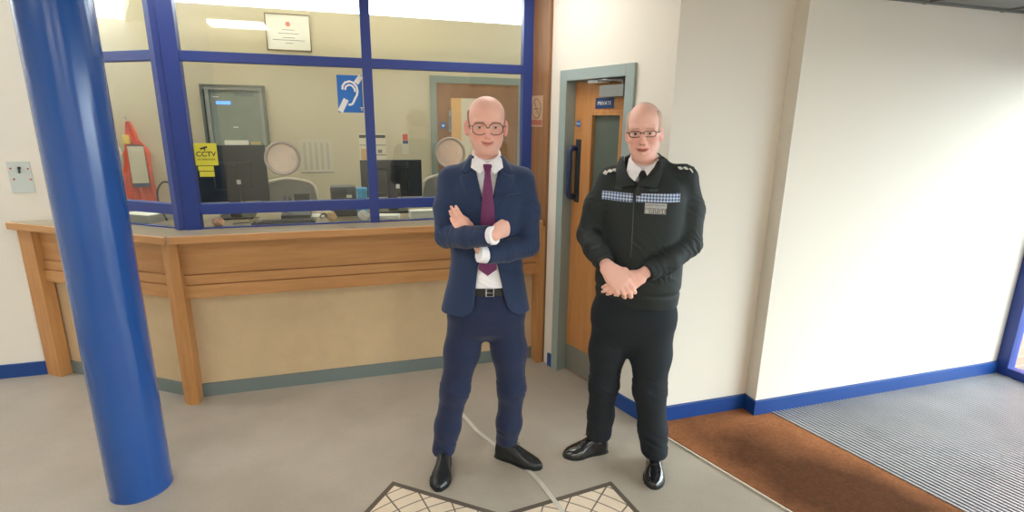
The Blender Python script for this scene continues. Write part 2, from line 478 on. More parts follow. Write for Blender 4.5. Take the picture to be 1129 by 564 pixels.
for k in range(7):
    a = math.pi/2*k/6; pts.append((hx, LY-0.057+0.027*(1-math.cos(a))*1, 1.265-0.03*math.sin(a)))
pts.append((hx, LY-0.002, 1.235))
h.tube(pts, 0.017, seg=12)
h.out('pull_handle', M['handle_navy'], leaf, smooth=True)
cl = MB(); cl.box(0.655, 0.845, LY-0.058, LY, 1.845, 1.912, bev=0.004)
clo = cl.out('door_closer', mat('closer_grey', rgb(128, 130, 126), 0.5), leaf)
a_ = MB(); a_.tube([(0.81, LY-0.03, 1.912), (0.81, LY-0.03, 1.935), (0.70, LY-0.065, 1.94), (0.585, LY-0.04, 1.94)], 0.008)
a_.box(0.55, 0.73, LY-0.055, LY-0.03, 1.928, 1.944)
a_.out('closer_arm', M['steel'], clo)

sg = thing('door_sign', 'small dark blue sign with white lettering on the oak door', 'sign', (DP0.x, DP0.y, 0), DRZ)
MB().box(0.568, 0.722, LY-0.004, LY-0.0005, 1.785, 1.846, bev=0.001).out('plate', M['signdark'], sg)
text_part('lettering', 'PRIVATE', 0.031, M['paper'], sg, (0.645, LY-0.0042, 1.814))
sg = thing('round_door_sign', 'small round blue notice high on the edge of the oak door', 'sign', (DP0.x, DP0.y, 0), DRZ)
MB().box(0.398, 0.448, LY-0.003, LY-0.0005, 1.64, 1.73, bev=0.001).out('plate', M['oak_v'], sg)
MB().lathe([(0.0205, 0), (0.0205, 0.001)], (0.423, LY-0.0045, 1.695), 24, 'y').out('disc', M['signblue'], sg)
text_part('lettering', 'FIRE DOOR\nKEEP SHUT', 0.0075, M['paper'], sg, (0.423, LY-0.0048, 1.695))

# ------------------------------------------------------------------ reception counter
LF0 = Vector((-2.035, 4.065, 0)); LF1 = Vector((-1.005, 3.365, 0))   # front edge line of the left wing
lv = LF1 - LF0; LL = lv.length; LRZ = math.atan2(lv.y, lv.x); lv.normalize()
ZT0, ZT1 = 1.012, 1.054
# front bay
ct = thing('reception_counter', 'long oak and cream counter front running behind the man in the suit', 'counter', (0, 0, 0))
MB().box(-0.98, 1.225, 3.47, 3.56, 0.083, 0.668).out('front_panel', M['cream'], ct)
MB().box(-0.985, 1.225, 3.455, 3.47, 0.0, 0.085).out('kick_board', M['kick'], ct)
m_ = MB(); m_.box(-0.99, 1.225, 3.412, 3.56, 0.81, ZT0-0.001, bev=0.002)
m_.out('upper_rail', M['oak_h'], ct)
m_ = MB(); m_.box(-0.99, 1.225, 3.402, 3.56, 0.748, 0.807, bev=0.005); m_.out('moulding', M['oak_h'], ct)
m_ = MB(); m_.box(-0.99, 1.225, 3.395, 3.56, 0.666, 0.745, bev=0.005); m_.out('moulding', M['oak_h'], ct)
m_ = MB(); m_.prism([(-1.052, 3.394), (-1.012, 3.358), (-0.965, 3.362), (-0.965, 3.47), (-1.03, 3.47)], 0, ZT0-0.001); m_.out('corner_post', M['oak_v'], ct)
m_ = MB(); m_.box(1.215, 1.262, 3.352, 3.47, 0, ZT0-0.001, bev=0.002); m_.out('end_post', M['oak_v'], ct)
# left wing
cw = thing('counter_wing', 'shorter angled oak and cream counter wing behind the blue pillar', 'counter', (LF0.x, LF0.y, 0), LRZ)
MB().box(0.05, LL-0.10, 0.085, 0.11, 0.083, 0.668).out('front_panel', M['cream'], cw)
MB().box(0.05, LL-0.085, 0.072, 0.085, 0, 0.085).out('kick_board', M['kick'], cw)
m_ = MB(); m_.box(0.05, LL-0.075, 0.045, 0.10, 0.81, ZT0-0.001, bev=0.002); m_.out('upper_rail', M['oak_h'], cw)
m_ = MB(); m_.box(0.05, LL-0.075, 0.035, 0.10, 0.748, 0.807, bev=0.005); m_.out('moulding', M['oak_h'], cw)
m_ = MB(); m_.box(0.05, LL-0.075, 0.028, 0.10, 0.666, 0.745, bev=0.005); m_.out('moulding', M['oak_h'], cw)
m_ = MB(); m_.box(-0.012, 0.115, -0.0, 0.075, 0, ZT0-0.001, bev=0.002); m_.out('end_post', M['oak_v'], cw)
# worktop (both wings, mitred) with an oak lipping
nl = Vector((-lv.y, lv.x, 0))     # into the office
def at(s, d): v = LF0 + lv*s + nl*d; return (v.x, v.y)
e0 = at(-0.02, -0.03)
crn = (-1.005, 3.335)
tp = MB()
tp.prism([e0, crn, (1.235, 3.335), (1.235, 4.20), (-0.75, 4.20), (-1.40, 4.60), (-1.655, 4.60), (-1.655, 4.088), (e0[0], 4.088)], ZT0, ZT1)
top = tag(tp.out('worktop', M['top']), 'grey laminate counter top running under the blue window frames', 'worktop')
nz = MB()
nz.box(-1.0, 1.235, 3.325, 3.345, ZT0-0.001, ZT1+0.001, bev=0.006)
nz.out('lipping', M['oak_h'], top)
nz = MB(); nz.box(-0.03, LL+0.012, -0.042, -0.022, ZT0-0.001, ZT1+0.001, bev=0.006)
o = nz.out('lipping', M['oak_h'], top); o.location = LF0; o.rotation_euler = (0, 0, LRZ)
# ------------------------------------------------------------------ blue glazing on the counter
YW = 3.555
wf = thing('window_1', 'blue framed reception glazing above the long counter', 'window', (0, 0, 0), kind='structure')
WT = 2.60
def bar(name, x0, x1, z0, z1, d=0.03, par=wf):
    m_ = MB(); m_.box(x0, x1, YW-d, YW+d, z0, z1, bev=0.003); return m_.out(name, M['frame_blue'], par)
m_ = MB(); m_.prism([(-1.022, 3.575), (-0.985, 3.527), (-0.955, 3.535), (-0.95, 3.522), (-0.868, 3.522), (-0.868, 3.59), (-0.96, 3.62)], ZT1, WT)
m_.out('corner_post', M['frame_blue'], wf)
bar('mullion', 0.112, 0.170, ZT1, WT)
bar('mullion', 1.140, 1.222, ZT1, WT)
for (x0, x1) in ((-0.868, 0.112), (0.170, 1.140)):
    bar('transom', x0, x1, 2.010, 2.066, 0.027)
    bar('transom', x0, x1, 1.143, 1.206, 0.027)
    bar('transom', x0, x1, 2.56, 2.60, 0.027)
    bar('glazing_channel', x0, x1, ZT1, ZT1+0.008, 0.012)
    MB().box(x0-0.004, x1+0.004, YW-0.004, YW+0.004, 2.06, 2.565).out('pane', M['glass'], wf)
    MB().box(x0-0.004, x1+0.004, YW-0.004, YW+0.004, 1.20, 2.014).out('pane', M['glass'], wf)
    MB().box(x0-0.004, x1+0.004, YW-0.004, YW+0.004, ZT1+0.004, 1.148).out('pane', M['glass'], wf)
W0 = Vector((-0.995, 3.590, 0)); W1 = Vector((-1.70, 4.085, 0))
wl = (W1-W0); WLn = wl.length
ww = thing('window_2', 'blue framed glazing on the angled wing beside the pillar', 'window', (W1.x, W1.y, 0), math.atan2(-wl.y, -wl.x), kind='structure')
def barl(name, x0, x1, z0, z1, d=0.027):
    m_ = MB(); m_.box(x0, x1, -d, d, z0, z1, bev=0.003); return m_.out(name, M['frame_blue'], ww)
barl('mullion', 0.0, 0.06, ZT1, WT)
for (z0, z1) in ((2.010, 2.066), (1.143, 1.206), (2.56, 2.60)): barl('transom', 0.06, WLn-0.01, z0, z1)
barl('glazing_channel', 0.06, WLn-0.01, ZT1, ZT1+0.008, 0.012)
for (z0, z1) in ((2.06, 2.565), (1.20, 2.014), (ZT1+0.004, 1.148)):
    MB().box(0.056, WLn-0.006, -0.004, 0.004, z0, z1).out('pane', M['glass'], ww)

# ------------------------------------------------------------------ entrance glazing at the right
wr = thing('window_3', 'full-height blue framed entrance glazing at the right edge', 'window', (4.36, 0, 0), kind='structure')
m_ = MB(); m_.box(-0.03, 0.05, 2.258, 2.33, 0, SOFF, bev=0.004); m_.out('jamb', M['frame_blue'], wr)
for y1 in (1.15, 0.0, -1.15, -2.3, -3.45):
    m_ = MB(); m_.box(-0.03, 0.05, y1-0.035, y1+0.035, 0, SOFF, bev=0.004); m_.out('mullion', M['frame_blue'], wr)
m_ = MB(); m_.box(-0.025, 0.045, -3.5, 2.262, 0.0, 0.07, bev=0.004); m_.out('bottom_rail', M['frame_blue'], wr)
m_ = MB(); m_.box(-0.025, 0.045, -3.5, 2.262, 2.06, SOFF, bev=0.004); m_.out('head_rail', M['frame_blue'], wr)
MB().box(0.006, 0.014, -3.5, 2.265, 0.06, 2.07).out('pane', M['glass'], wr)
tag(MB().box(4.42, 9.5, 2.36, 2.6, -0.1, 3.2).out('exterior_brick_wall', M['brick']), 'pinkish brick wall outside beyond the entrance glass', 'brick wall', kind='structure')
tag(MB().box(4.41, 40, -40, 2.36, -0.14, -0.02).out('exterior_pavement', M['pavement']), 'pale paving outside beyond the entrance glass', 'pavement', kind='structure')

# ------------------------------------------------------------------ floor finishes
MA = Vector((1.56, 2.40)); MBv = Vector((1.835, 1.53)); md = (MBv-MA).normalized(); mend = MA + md*4.2
GA = Vector((2.372, 2.314)); gd = Vector((0.22, -0.975)).normalized(); gend = GA + gd*3.6
mt = MB(); mt.prism([(1.58, 2.404), (2.24, 2.404), (2.24, 2.314), (2.372, 2.314), (gend.x, gend.y), (mend.x, mend.y)], 0.0, 0.006)
cm = tag(mt.out('coir_mat', M['coir']), 'brown coir barrier mat with a dark worn patch', 'door mat')
e = MB(); nrm2 = Vector((md.y, -md.x))
e.prism([tuple(MA), tuple(mend), tuple(mend - nrm2*0.008), tuple(MA - nrm2*0.008)], 0, 0.008)
e.out('edging_strip', M['cream_plastic'], cm)
gt = thing('entrance_grating', 'grey ribbed entrance matting beside the brown coir mat', 'entrance matting', (0, 0, 0))
gb = MB(); gb.prism([tuple(GA), (4.335, 2.314), (4.335, -1.0), (gend.x, gend.y)], 0, 0.004); gb.out('base', M['rib_gap'], gt)
rb = MB()
gn = Vector((-gd.y, gd.x)); gn = gn if gn.x > 0 else -gn
pitch = 0.027
k = 0
while True:
    o0 = GA + gn*(pitch*k + 0.004); o1 = GA + gn*(pitch*k + 0.016)
    # clip to the back wall y=2.314 and the glazing x=4.335
    def seg(o):
        t0 = (2.314 - o.y)/gd.y
        a = o + gd*t0; 
        t1 = t0 + 3.5
        bq = o + gd*t1
        if bq.x > 4.335: t1 = (4.335 - o.x)/gd.x; bq = o + gd*t1
        return a, bq
    a0, b0 = seg(o0); a1, b1 = seg(o1)
    if a1.x > 4.33: break
    rb.prism([tuple(a0), tuple(b0), tuple(b1), tuple(a1)], 0.002, 0.011)
    k += 1
rb.out('ribs', M['rib'], gt)
# eight-pointed rosette inlay
RC = Vector((0.27, 0.917)); RR = 1.392
ra0 = math.atan2(2.301-0.917, 0.111-0.27)
pts = []
for k in range(8):
    a = ra0 - k*math.pi/4
    pts.append((RR*math.cos(a), RR*math.sin(a)))
    a2 = a - math.pi/8; r2 = RR*math.cos(math.pi/4)/math.cos(math.pi/8)
    pts.append((r2*math.cos(a2), r2*math.sin(a2)))
rs = thing('floor_rosette', 'pale tiled star inlay with dark border in the floor at the men\'s feet', 'floor inlay', (RC.x, RC.y, 0))
MB().prism([(p[0]*1.0, p[1]*1.0) for p in pts], 0, 0.0025).out('border', M['tile_line'], rs)
MB().prism([(p[0]*0.974, p[1]*0.974) for p in pts], 0.001, 0.0035).out('tile_field', M['rosette'], rs)
# worn clear tape across the floor
tp0, tp1 = Vector((0.735, 2.045)), Vector((0.66, 2.20))
def tape(pts2, wd):
    m_ = MB(); L_, R_ = [], []
    for i, p in enumerate(pts2):
        p = Vector(p); t = (Vector(pts2[min(i+1, len(pts2)-1)]) - Vector(pts2[max(i-1, 0)])).normalized(); nn = Vector((-t.y, t.x))*wd
        L_.append(tuple(p+nn)); R_.append(tuple(p-nn))
    m_.prism(L_ + R_[::-1], 0.0, 0.0045); return m_
tag(tape([(0.50, 3.08), (0.535, 2.93), (0.60, 2.62), (0.68, 2.42), (0.76, 2.25), (0.80, 2.09), (0.825, 1.90), (0.83, 1.80)], 0.011).out('floor_tape', M['tape']), 'worn pale strip of tape crossing the floor between the suited man\'s feet', 'tape')

# blue pillar
pl = MB()
pl.lathe([(0.126, 0), (0.126, CEIL)], (-1.035, 2.592, 0), 64)
pil = tag(pl.out('pillar', M['pole_blue'], smooth=True), 'glossy blue round steel pillar at the left foreground', 'pillar')
MB().lathe([(0.1275, 0.0), (0.1275, 0.004), (0.1262, 0.007)], (-1.035, 2.592, 0), 64).out('base_contact_shade', M['skirt_blue'], pil, smooth=True)  # thin ring put in for the contact shade at the pillar's foot

# key-switch plate on the left wall
kp = thing('switch_plate', 'pale metal key-switch plate on the wall left of the blue pillar', 'switch plate', (-1.97, 4.09, 1.33))
MB().box(-0.06, 0.06, -0.006, 0, -0.097, 0.097, bev=0.002).out('plate', mat('plate_pale', rgb(200, 208, 204), 0.4), kp)
for (x, z) in ((-0.043, 0.055), (0.046, 0.052), (-0.036, -0.012), (0.05, -0.014)):
    MB().lathe([(0.0055, 0), (0.0055, 0.003)], (x, -0.009, z), 12, 'y').out('screw', M['inkred'], kp)
k_ = MB(); k_.lathe([(0.008, 0), (0.008, 0.008)], (0.003, -0.014, 0.058), 16, 'y'); k_.box(0.000, 0.007, -0.018, -0.012, 0.025, 0.055)
k_.out('key_switch', M['darkgrey'], kp)

# ceiling luminaires of the lobby
lab = ['square recessed ceiling light near the counter corner post', 'square recessed ceiling light over the wooden door side', 'square recessed ceiling light at middle left of the lobby',
       'large unseen fill panel added at far left of the lobby ceiling', 'square recessed ceiling light at rear left of the lobby', 'square recessed ceiling light at rear right of the lobby']
for i, (u, v, hw, lm) in enumerate(((-0.98, 2.92, 0.30, 'lamp_low'), (0.86, 2.92, 0.30, 'lamp_low'), (-0.98, 0.9, 0.30, 'lamp'), (-2.3, 0.7, 0.60, 'fill_side'), (-1.1, -2.55, 0.60, 'lamp_soft'), (1.1, -2.55, 0.60, 'lamp_soft'))):  # the large far-left panel is an added fill light
    t = thing('ceiling_light', lab[i], 'ceiling light', (u, v, CEIL), group='recessed lobby lights')
    a, b = hw, hw-0.025
    m_ = MB(); m_.box(-a, a, -a, -b, -0.02, 0.0); m_.box(-a, a, b, a, -0.02, 0); m_.box(-a, -b, -b, b, -0.02, 0); m_.box(b, a, -b, b, -0.02, 0)
    m_.out('frame', M['white'], t)
    MB().box(-b, b, -b, b, -0.012, -0.004).out('diffuser', M[lm], t)
# office ceiling, and an added unseen trough whose lip shapes the wall's light band
tag(MB().box(-2.6, 2.6, 3.58, 5.4, 2.86, 2.95).out('ceiling', M['ceil']), 'office ceiling behind the glazing', 'ceiling', kind='structure')
tag(MB().box(-4, 2.6, 3.53, 3.585, 2.60, 2.95).out('trim_3', M['wall']), 'plain header above the blue glazing', 'wall trim', kind='structure')
t = thing('ceiling_light', 'long unseen uplighter trough added above the inside of the glazing to light the back wall', 'ceiling light', (-0.45, 3.86, 2.665))
m_ = MB(); m_.box(-1.15, 1.15, -0.10, 0.10, -0.02, -0.01); m_.box(-1.15, 1.15, 0.09, 0.10, -0.01, 0.008); m_.box(-1.15, 1.15, -0.10, -0.09, -0.01, 0.06)
m_.out('trough', M['white'], t)
m_ = MB(); m_.tube([(-1.1, 0.0, 0.035), (1.1, 0.0, 0.035)], 0.008, seg=12); m_.out('tube', M['uplamp'], t)
for hx_ in (-0.9, 0.9):
    m_ = MB(); m_.tube([(hx_, 0, -0.01), (hx_, 0, 0.19)], 0.004); m_.out('hanger', M['steel'], t)
for (u, lb) in ((-1.3, 'square unseen fill panel added at the left of the office ceiling'), (0.6, 'square unseen fill panel added at the right of the office ceiling')):  # unseen panels added to brighten the office
    t = thing('ceiling_light', lb, 'ceiling light', (u, 4.25, 2.86), group='added office fill panels')
    MB().box(-0.30, 0.30, -0.30, 0.30, -0.02, 0).out('frame', M['white'], t)
    MB().box(-0.27, 0.27, -0.27, 0.27, -0.026, -0.019).out('diffuser', M['fill_office'], t)

# ------------------------------------------------------------------ signs on glass and wood
YG = YW - 0.0045
def on_glass(name, label, cat, x, z, y=YG):
    return thing(name, label, cat, (x, y, z))
cs = on_glass('cctv_sign', 'yellow camera warning sign stuck to the glass by the corner post', 'sign', -0.80, 1.46)
MB().box(-0.060, 0.060, -0.0012, 0, -0.028, 0.100).out('upper_plate', M['signyellow'], cs)
MB().box(-0.050, 0.032, -0.0012, 0, -0.060, -0.032).out('lower_strip', M['signyellow'], cs)
MB().box(-0.046, 0.032, -0.0012, 0, -0.094, -0.064).out('lower_strip', M['signyellow'], cs)
m_ = MB()
m_.slab([(-0.030, -0.0013, 0.072), (0.008, -0.0013, 0.084), (0.012, -0.0013, 0.074), (-0.024, -0.0013, 0.062)], (0, -0.0008, 0))
m_.slab([(-0.008, -0.0013, 0.068), (-0.002, -0.0013, 0.070), (0.000, -0.0013, 0.058), (-0.006, -0.0013, 0.058)], (0, -0.0008, 0))
m_.out('camera_pictogram', M['ink'], cs)
text_part('lettering', 'CCTV', 0.040, M['ink'], cs, (0.0, -0.0016, 0.036), bold=0.0006, sx=1.0)
text_part('lettering', 'IN OPERATION', 0.0135, M['ink'], cs, (0.0, -0.0016, 0.006))
es = on_glass('hearing_loop_sign', 'blue ear symbol sign on the glass beside the thin post', 'sign', 0.030, 1.858)
MB().box(-0.072, 0.076, -0.0012, 0, -0.112, 0.108).out('plate', M['signblue'], es)
def ez(px, pz): return (-0.072 + (px-120)/290*0.148, -0.0014, 0.108 - (pz-85)/415*0.220)
def stroke(pts2, wd, m_):
    P = [Vector(ez(*p)) for p in pts2]; rows = [[], []]
    for i, p in enumerate(P):
        t_ = (P[min(i+1, len(P)-1)] - P[max(i-1, 0)]).normalized(); n_ = Vector((-t_.z, 0, t_.x))*wd
        rows[0].append(tuple(p+n_)); rows[1].append(tuple(p-n_))
    m_.grid_slab(rows, (0, -0.0008, 0))
m_ = MB()
stroke([(180, 245), (184, 205), (212, 168), (265, 152), (312, 168), (345, 210), (354, 262), (341, 308), (320, 340), (303, 375), (285, 403), (262, 413), (238, 410)], 0.0062, m_)
stroke([(210, 248), (220, 212), (255, 191), (295, 200), (320, 235), (325, 268)], 0.0055, m_)
stroke([(340, 172), (402, 92)], 0.015, m_)
stroke([(140, 490), (216, 352)], 0.016, m_)
m_.out('ear_symbol', M['white'], es)
text_part('lettering', 'T', 0.030, M['white'], es, (0.066, -0.0016, -0.092), bold=0.0008)
for (nm, x, z, lab_) in (('speech_disc', -0.385, 1.470, 'round clear speech disc on the glass left of the thin post'), ('speech_disc', 0.645, 1.498, 'round clear speech disc on the glass just left of the suited man\'s head'),):
    sd = thing('speech_disc', lab_, 'speech disc', (x, YW-0.006, z), group='speech discs in the glazing')
    m_ = MB(); m_.lathe([(0.086, 0), (0.100, -0.004), (0.104, -0.014), (0.098, -0.022), (0.088, -0.020), (0.084, -0.008)], (0, 0, 0), 48, 'y')
    m_ = MB()
    prof = [(0.084, -0.004), (0.088, -0.020), (0.097, -0.023), (0.104, -0.014), (0.101, 0.0)]
    seg = 48; rings = []
    for (r_, h_) in prof: rings.append([m_.bm.verts.new((r_*math.cos(2*math.pi*k/seg), h_, r_*math.sin(2*math.pi*k/seg))) for k in range(seg)])
    for a_ in range(len(prof)):
        for k in range(seg): m_.bm.faces.new((rings[a_][k], rings[a_][(k+1) % seg], rings[(a_+1) % len(prof)][(k+1) % seg], rings[(a_+1) % len(prof)][k]))
    m_.out('rim', M['ring'], sd, smooth=True)
    MB().lathe([(0.086, -0.012), (0.086, -0.009)], (0, 0, 0), 48, 'y').out('acrylic_plate', M['disc'], sd)
    for k in range(3):
        m_ = MB(); m_.lathe([(0.006, -0.018), (0.006, -0.012)], (0.05*math.cos(2.1+2.09*k), 0, 0.05*math.sin(2.1+2.09*k)), 12, 'y')
        m_.out('stud', M['steel'], sd)
s3 = copy_tree(bpy.data.objects['speech_disc'])
s3['label'] = 'round clear speech disc on the angled glass right beside the blue pillar'
fpos = W0 + wl*0.545
s3.location = (fpos.x-0.004, fpos.y-0.008, 1.46); s3.rotation_euler = (0, 0, math.atan2(-wl.y, -wl.x))

ns = thing('no_smoking_sign', 'small cream notice with a red band on the oak panel', 'sign', (DP0.x, DP0.y, 0), DRZ)
MB().box(0.016, 0.150, -0.0245, -0.0222, 1.672, 1.872, bev=0.0008).out('plate', mat('notice_cream', rgb(182, 150, 120), 0.6), ns)
m_ = MB()
ring = [(0.083+0.046*math.cos(a*math.pi/16), -0.0255, 1.79+0.062*math.sin(a*math.pi/16)) for a in range(32)]
m_.tube(ring, 0.0035, seg=6, closed=True)
m_.tube([(0.083+0.030*math.cos(t_), -0.0255, 1.79+0.050*math.sin(t_*1.0)) for t_ in (2.3, 5.45)], 0.004, seg=6)
m_.box(0.05, 0.115, -0.0258, -0.0245, 1.784, 1.792)
m_.out('prohibition_symbol', mat('sign_brown', rgb(142, 106, 84), 0.6), ns)
MB().box(0.022, 0.144, -0.0256, -0.0244, 1.684, 1.716).out('text_band', mat('sign_red_faded', rgb(164, 96, 76), 0.7), ns)

# ------------------------------------------------------------------ office behind the glass
def monitor(label, x0, x1, z0, z1, y, skew):
    cx = (x0+x1)/2; w_ = (x1-x0)/2; h0 = z0-ZT1; h1 = z1-ZT1; hc = (h0+h1)/2
    t = thing('monitor', label, 'monitor', (cx, y, ZT1), skew, group='office monitors seen from behind')
    m_ = MB(); m_.box(-w_, w_, 0, 0.022, h0, h1, bev=0.005); m_.out('housing', M['screenback'], t)
    m_ = MB(); m_.box(-w_*0.55, w_*0.55, -0.022, 0.002, hc-0.10, hc+0.08, bev=0.012); m_.out('rear_cover', M['black'], t)
    m_ = MB(); m_.box(-w_+0.008, w_-0.008, 0.0215, 0.0235, h0+0.012, h1-0.008); m_.out('screen', M['darkgrey'], t)
    m_ = MB(); m_.box(-0.035, 0.035, -0.055, -0.02, 0.01, hc+0.06, bev=0.006); m_.out('stand_neck', M['black'], t)
    m_ = MB(); m_.box(-0.11, 0.11, -0.12, 0.09, 0, 0.012, bev=0.005); m_.out('foot', M['black'], t)
    m_ = MB(); m_.tube([(0.05, -0.02, hc-0.08), (0.065, -0.05, hc-0.14), (0.05, -0.04, 0.06), (0.03, -0.07, 0.012)], 0.004); m_.out('cable', M['black'], t)
    MB().box(0.025, 0.05, -0.0565, -0.0545, hc-0.065, hc-0.035).out('sticker', M['white'], t)
    return t
monitor('black monitor seen from behind, next to the yellow sign', -0.955, -0.535, 1.158, 1.532, 3.95, 0.04)
monitor('black monitor seen from behind, between thin post and suited man', 0.075, 0.51, 1.156, 1.425, 3.98, -0.03)

def chair(label, x, y, ztop):
    t = thing('office_chair', label, 'office chair', (x, y, 0), group='office chairs behind the counter')
    w_ = 0.23; H0 = ztop-0.52
    fld = MB()
    rows = []
    for j in range(9):
        zz = H0 + (ztop-H0)*j/8; e = w_*(1-0.28*(j/8)**5) if j > 4 else w_*(0.86+0.035*j)
        rows.append([(-e + 2*e*i_/10, -0.03*math.cos((i_-5)/5*1.2)+0.03, zz + (0 if j < 8 else -0.012*((i_-5)/5)**2*3)) for i_ in range(11)])
    fld.grid_slab(rows, (0, 0.055, 0)); b_ = fld.out('backrest', M['chair_grey'], t, smooth=True)
    rim = [rows[j][0] for j in range(2, 9)] + rows[8][1:-1] + [rows[j][10] for j in range(8, 1, -1)]
    MB().tube([(p[0], p[1]+0.0, p[2]) for p in rim], 0.012, seg=8).out('piping', M['cream_plastic'], b_, smooth=True)
    m_ = MB(); m_.box(-0.24, 0.24, -0.04, 0.42, H0-0.14, H0-0.06, bev=0.03); m_.out('seat', M['chair_grey'], t)
    m_ = MB(); m_.box(-0.03, 0.03, -0.01, 0.05, H0-0.12, H0+0.1, bev=0.01); m_.out('back_bracket', M['black'], t)
    m_ = MB(); m_.lathe([(0.028, 0.10), (0.028, 0.35), (0.018, 0.36), (0.018, H0-0.12)], (0, 0.18, 0), 16); m_.out('gas_column', M['black'], t)
    for k in range(5):
        a = 2*math.pi*k/5
        m_ = MB(); m_.tube([(0, 0.18, 0.12), (0.30*math.cos(a), 0.18+0.30*math.sin(a), 0.075)], 0.02, rad=[0.026, 0.015]); l_ = m_.out('leg', M['black'], t)
        m_ = MB(); m_.lathe([(0.028, -0.02), (0.03, -0.012), (0.03, 0.012), (0.028, 0.02)], (0.30*math.cos(a), 0.18+0.30*math.sin(a), 0.03), 16, 'x'); m_.out('castor', M['black'], l_)
    return t
chair('grey office chair back with pale piping under the left speech disc', -0.475, 4.55, 1.245)
chair('grey office chair half hidden behind the suited man\'s shoulder', 0.80, 4.55, 1.262)

ph = thing('desk_phone', 'dark desk phone on the counter below the left speech disc', 'telephone', (-0.36, 3.83, ZT1))
m_ = MB(); m_.slab([(-0.09, -0.08, 0), (-0.09, 0.08, 0), (-0.09, 0.08, 0.09), (-0.09, -0.08, 0.03)], (0.18, 0, 0)); m_.out('body', M['darkgrey'], ph)
m_ = MB(); m_.tube([(-0.06, -0.085, 0.066), (-0.06, -0.06, 0.088), (-0.06, 0.06, 0.128), (-0.06, 0.09, 0.118)], 0.02, seg=10, rad=[0.024, 0.017, 0.017, 0.024]); m_.out('handset', M['black'], ph, smooth=True)
m_ = MB(); m_.slab([(-0.015, 0.08, 0.09), (0.085, 0.08, 0.09), (0.085, 0.10, 0.15), (-0.015, 0.10, 0.15)], (0, 0.012, 0)); m_.out('display', M['black'], ph)
bx = thing('label_printer', 'low dark box with a pale label left of the thin post', 'printer', (-0.05, 3.80, ZT1))
m_ = MB(); m_.box(-0.085, 0.085, 0, 0.14, 0, 0.205, bev=0.012); m_.out('body', M['darkgrey'], bx)
MB().box(0.02, 0.055, -0.002, 0.001, 0.13, 0.15).out('label_plate', M['cream_plastic'], bx)
MB().box(-0.06, 0.05, -0.002, 0.001, 0.095, 0.105).out('paper_slot', M['grey_plastic'], bx)
cp = thing('blue_tub', 'bright blue tub standing beside the thin post behind the glass', 'tub', (0.070, 3.70, ZT1))
MB().lathe([(0.030, 0), (0.034, 0.02), (0.034, 0.17), (0.031, 0.18)], (0, 0, 0), 28).out('body', M['cyan'], cp, smooth=True)
MB().lathe([(0.036, 0.18), (0.036, 0.205), (0.032, 0.21)], (0, 0, 0), 28).out('lid', M['cyan'], cp, smooth=True)
tr = thing('document_tray', 'flat grey tray on the counter wing beside the corner post', 'tray', (-1.30, 3.98, ZT1+0.001), R(-33))
m_ = MB(); m_.box(-0.16, 0.16, -0.11, 0.11, 0, 0.008); m_.box(-0.16, 0.16, -0.11, -0.104, 0.008, 0.05); m_.box(-0.16, 0.16, 0.104, 0.11, 0.008, 0.05); m_.box(-0.16, -0.154, -0.104, 0.104, 0.008, 0.05); m_.box(0.154, 0.16, -0.104, 0.104, 0.008, 0.05)
m_.out('tray', M['grey_plastic'], tr)
MB().box(-0.15, 0.15, -0.10, 0.10, 0.009, 0.035).out('papers', M['paper'], tr)
kb = thing('keyboard', 'dark keyboard lying on the counter in front of the desk phone', 'keyboard', (-0.42, 3.650, ZT1), 0.0)
MB().box(-0.19, 0.19, -0.045, 0.045, 0, 0.014, bev=0.003).out('case', M['darkgrey'], kb)
m_ = MB()
for r_ in range(4):
    for c_ in range(14): m_.box(-0.18+c_*0.0257, -0.158+c_*0.0257, -0.04+r_*0.0205, -0.023+r_*0.0205, 0.0135, 0.019)
m_.out('keys', M['black'], kb)
def crumple(name, label, cat, x, y, w_, h_, m, seed, sx=1.0):
    rng = random.Random(seed); b_ = MB(); b_.sphere((0, 0, h_*0.5), 1.0, 14, (w_, w_*0.6, h_*0.55))
    for v in b_.bm.verts:
        k_ = 1 + 0.35*(rng.random()-0.5); v.co = Vector((v.co.x*k_, v.co.y*k_, max(0.0, v.co.z*k_)))
    o = b_.out(name, m); o.location = (x, y, ZT1); return tag(o, label, cat)
crumple('tissue', 'crumpled white tissue behind the glass at the foot of the thin post', 'tissue', 0.075, 3.63, 0.035, 0.06, M['paper'], 3)
crumple('tissue', 'crumpled pinkish tissue at the foot of the corner post', 'tissue', -0.80, 3.64, 0.035, 0.045, mat('pink_paper', rgb(214, 168, 140), 0.8), 5)
crumple('crumpled_paper', 'crumpled beige paper left of the dark printer box', 'paper', -0.125, 3.66, 0.030, 0.055, mat('beige_cup', rgb(206, 170, 130), 0.7), 8)
def sheet(label, x, y, rz, w_, d_, h_=0.002):
    o = MB().box(-w_/2, w_/2, -d_/2, d_/2, 0, h_).out('paper_stack', M['paper']); o.location = (x, y, ZT1); o.rotation_euler = (0, 0, rz); return tag(o, label, 'paper')
sheet('loose white sheet on the counter near the desk phone', -0.30, 3.68+0.2, 0.3, 0.20, 0.14)
sheet('thick stack of cream paper at the right end behind the glass', 0.46, 3.66, 0.05, 0.16, 0.09, 0.05)
sheet('white sheet under the monitor by the suited man', 0.24, 3.70, -0.25, 0.14, 0.10, 0.02)
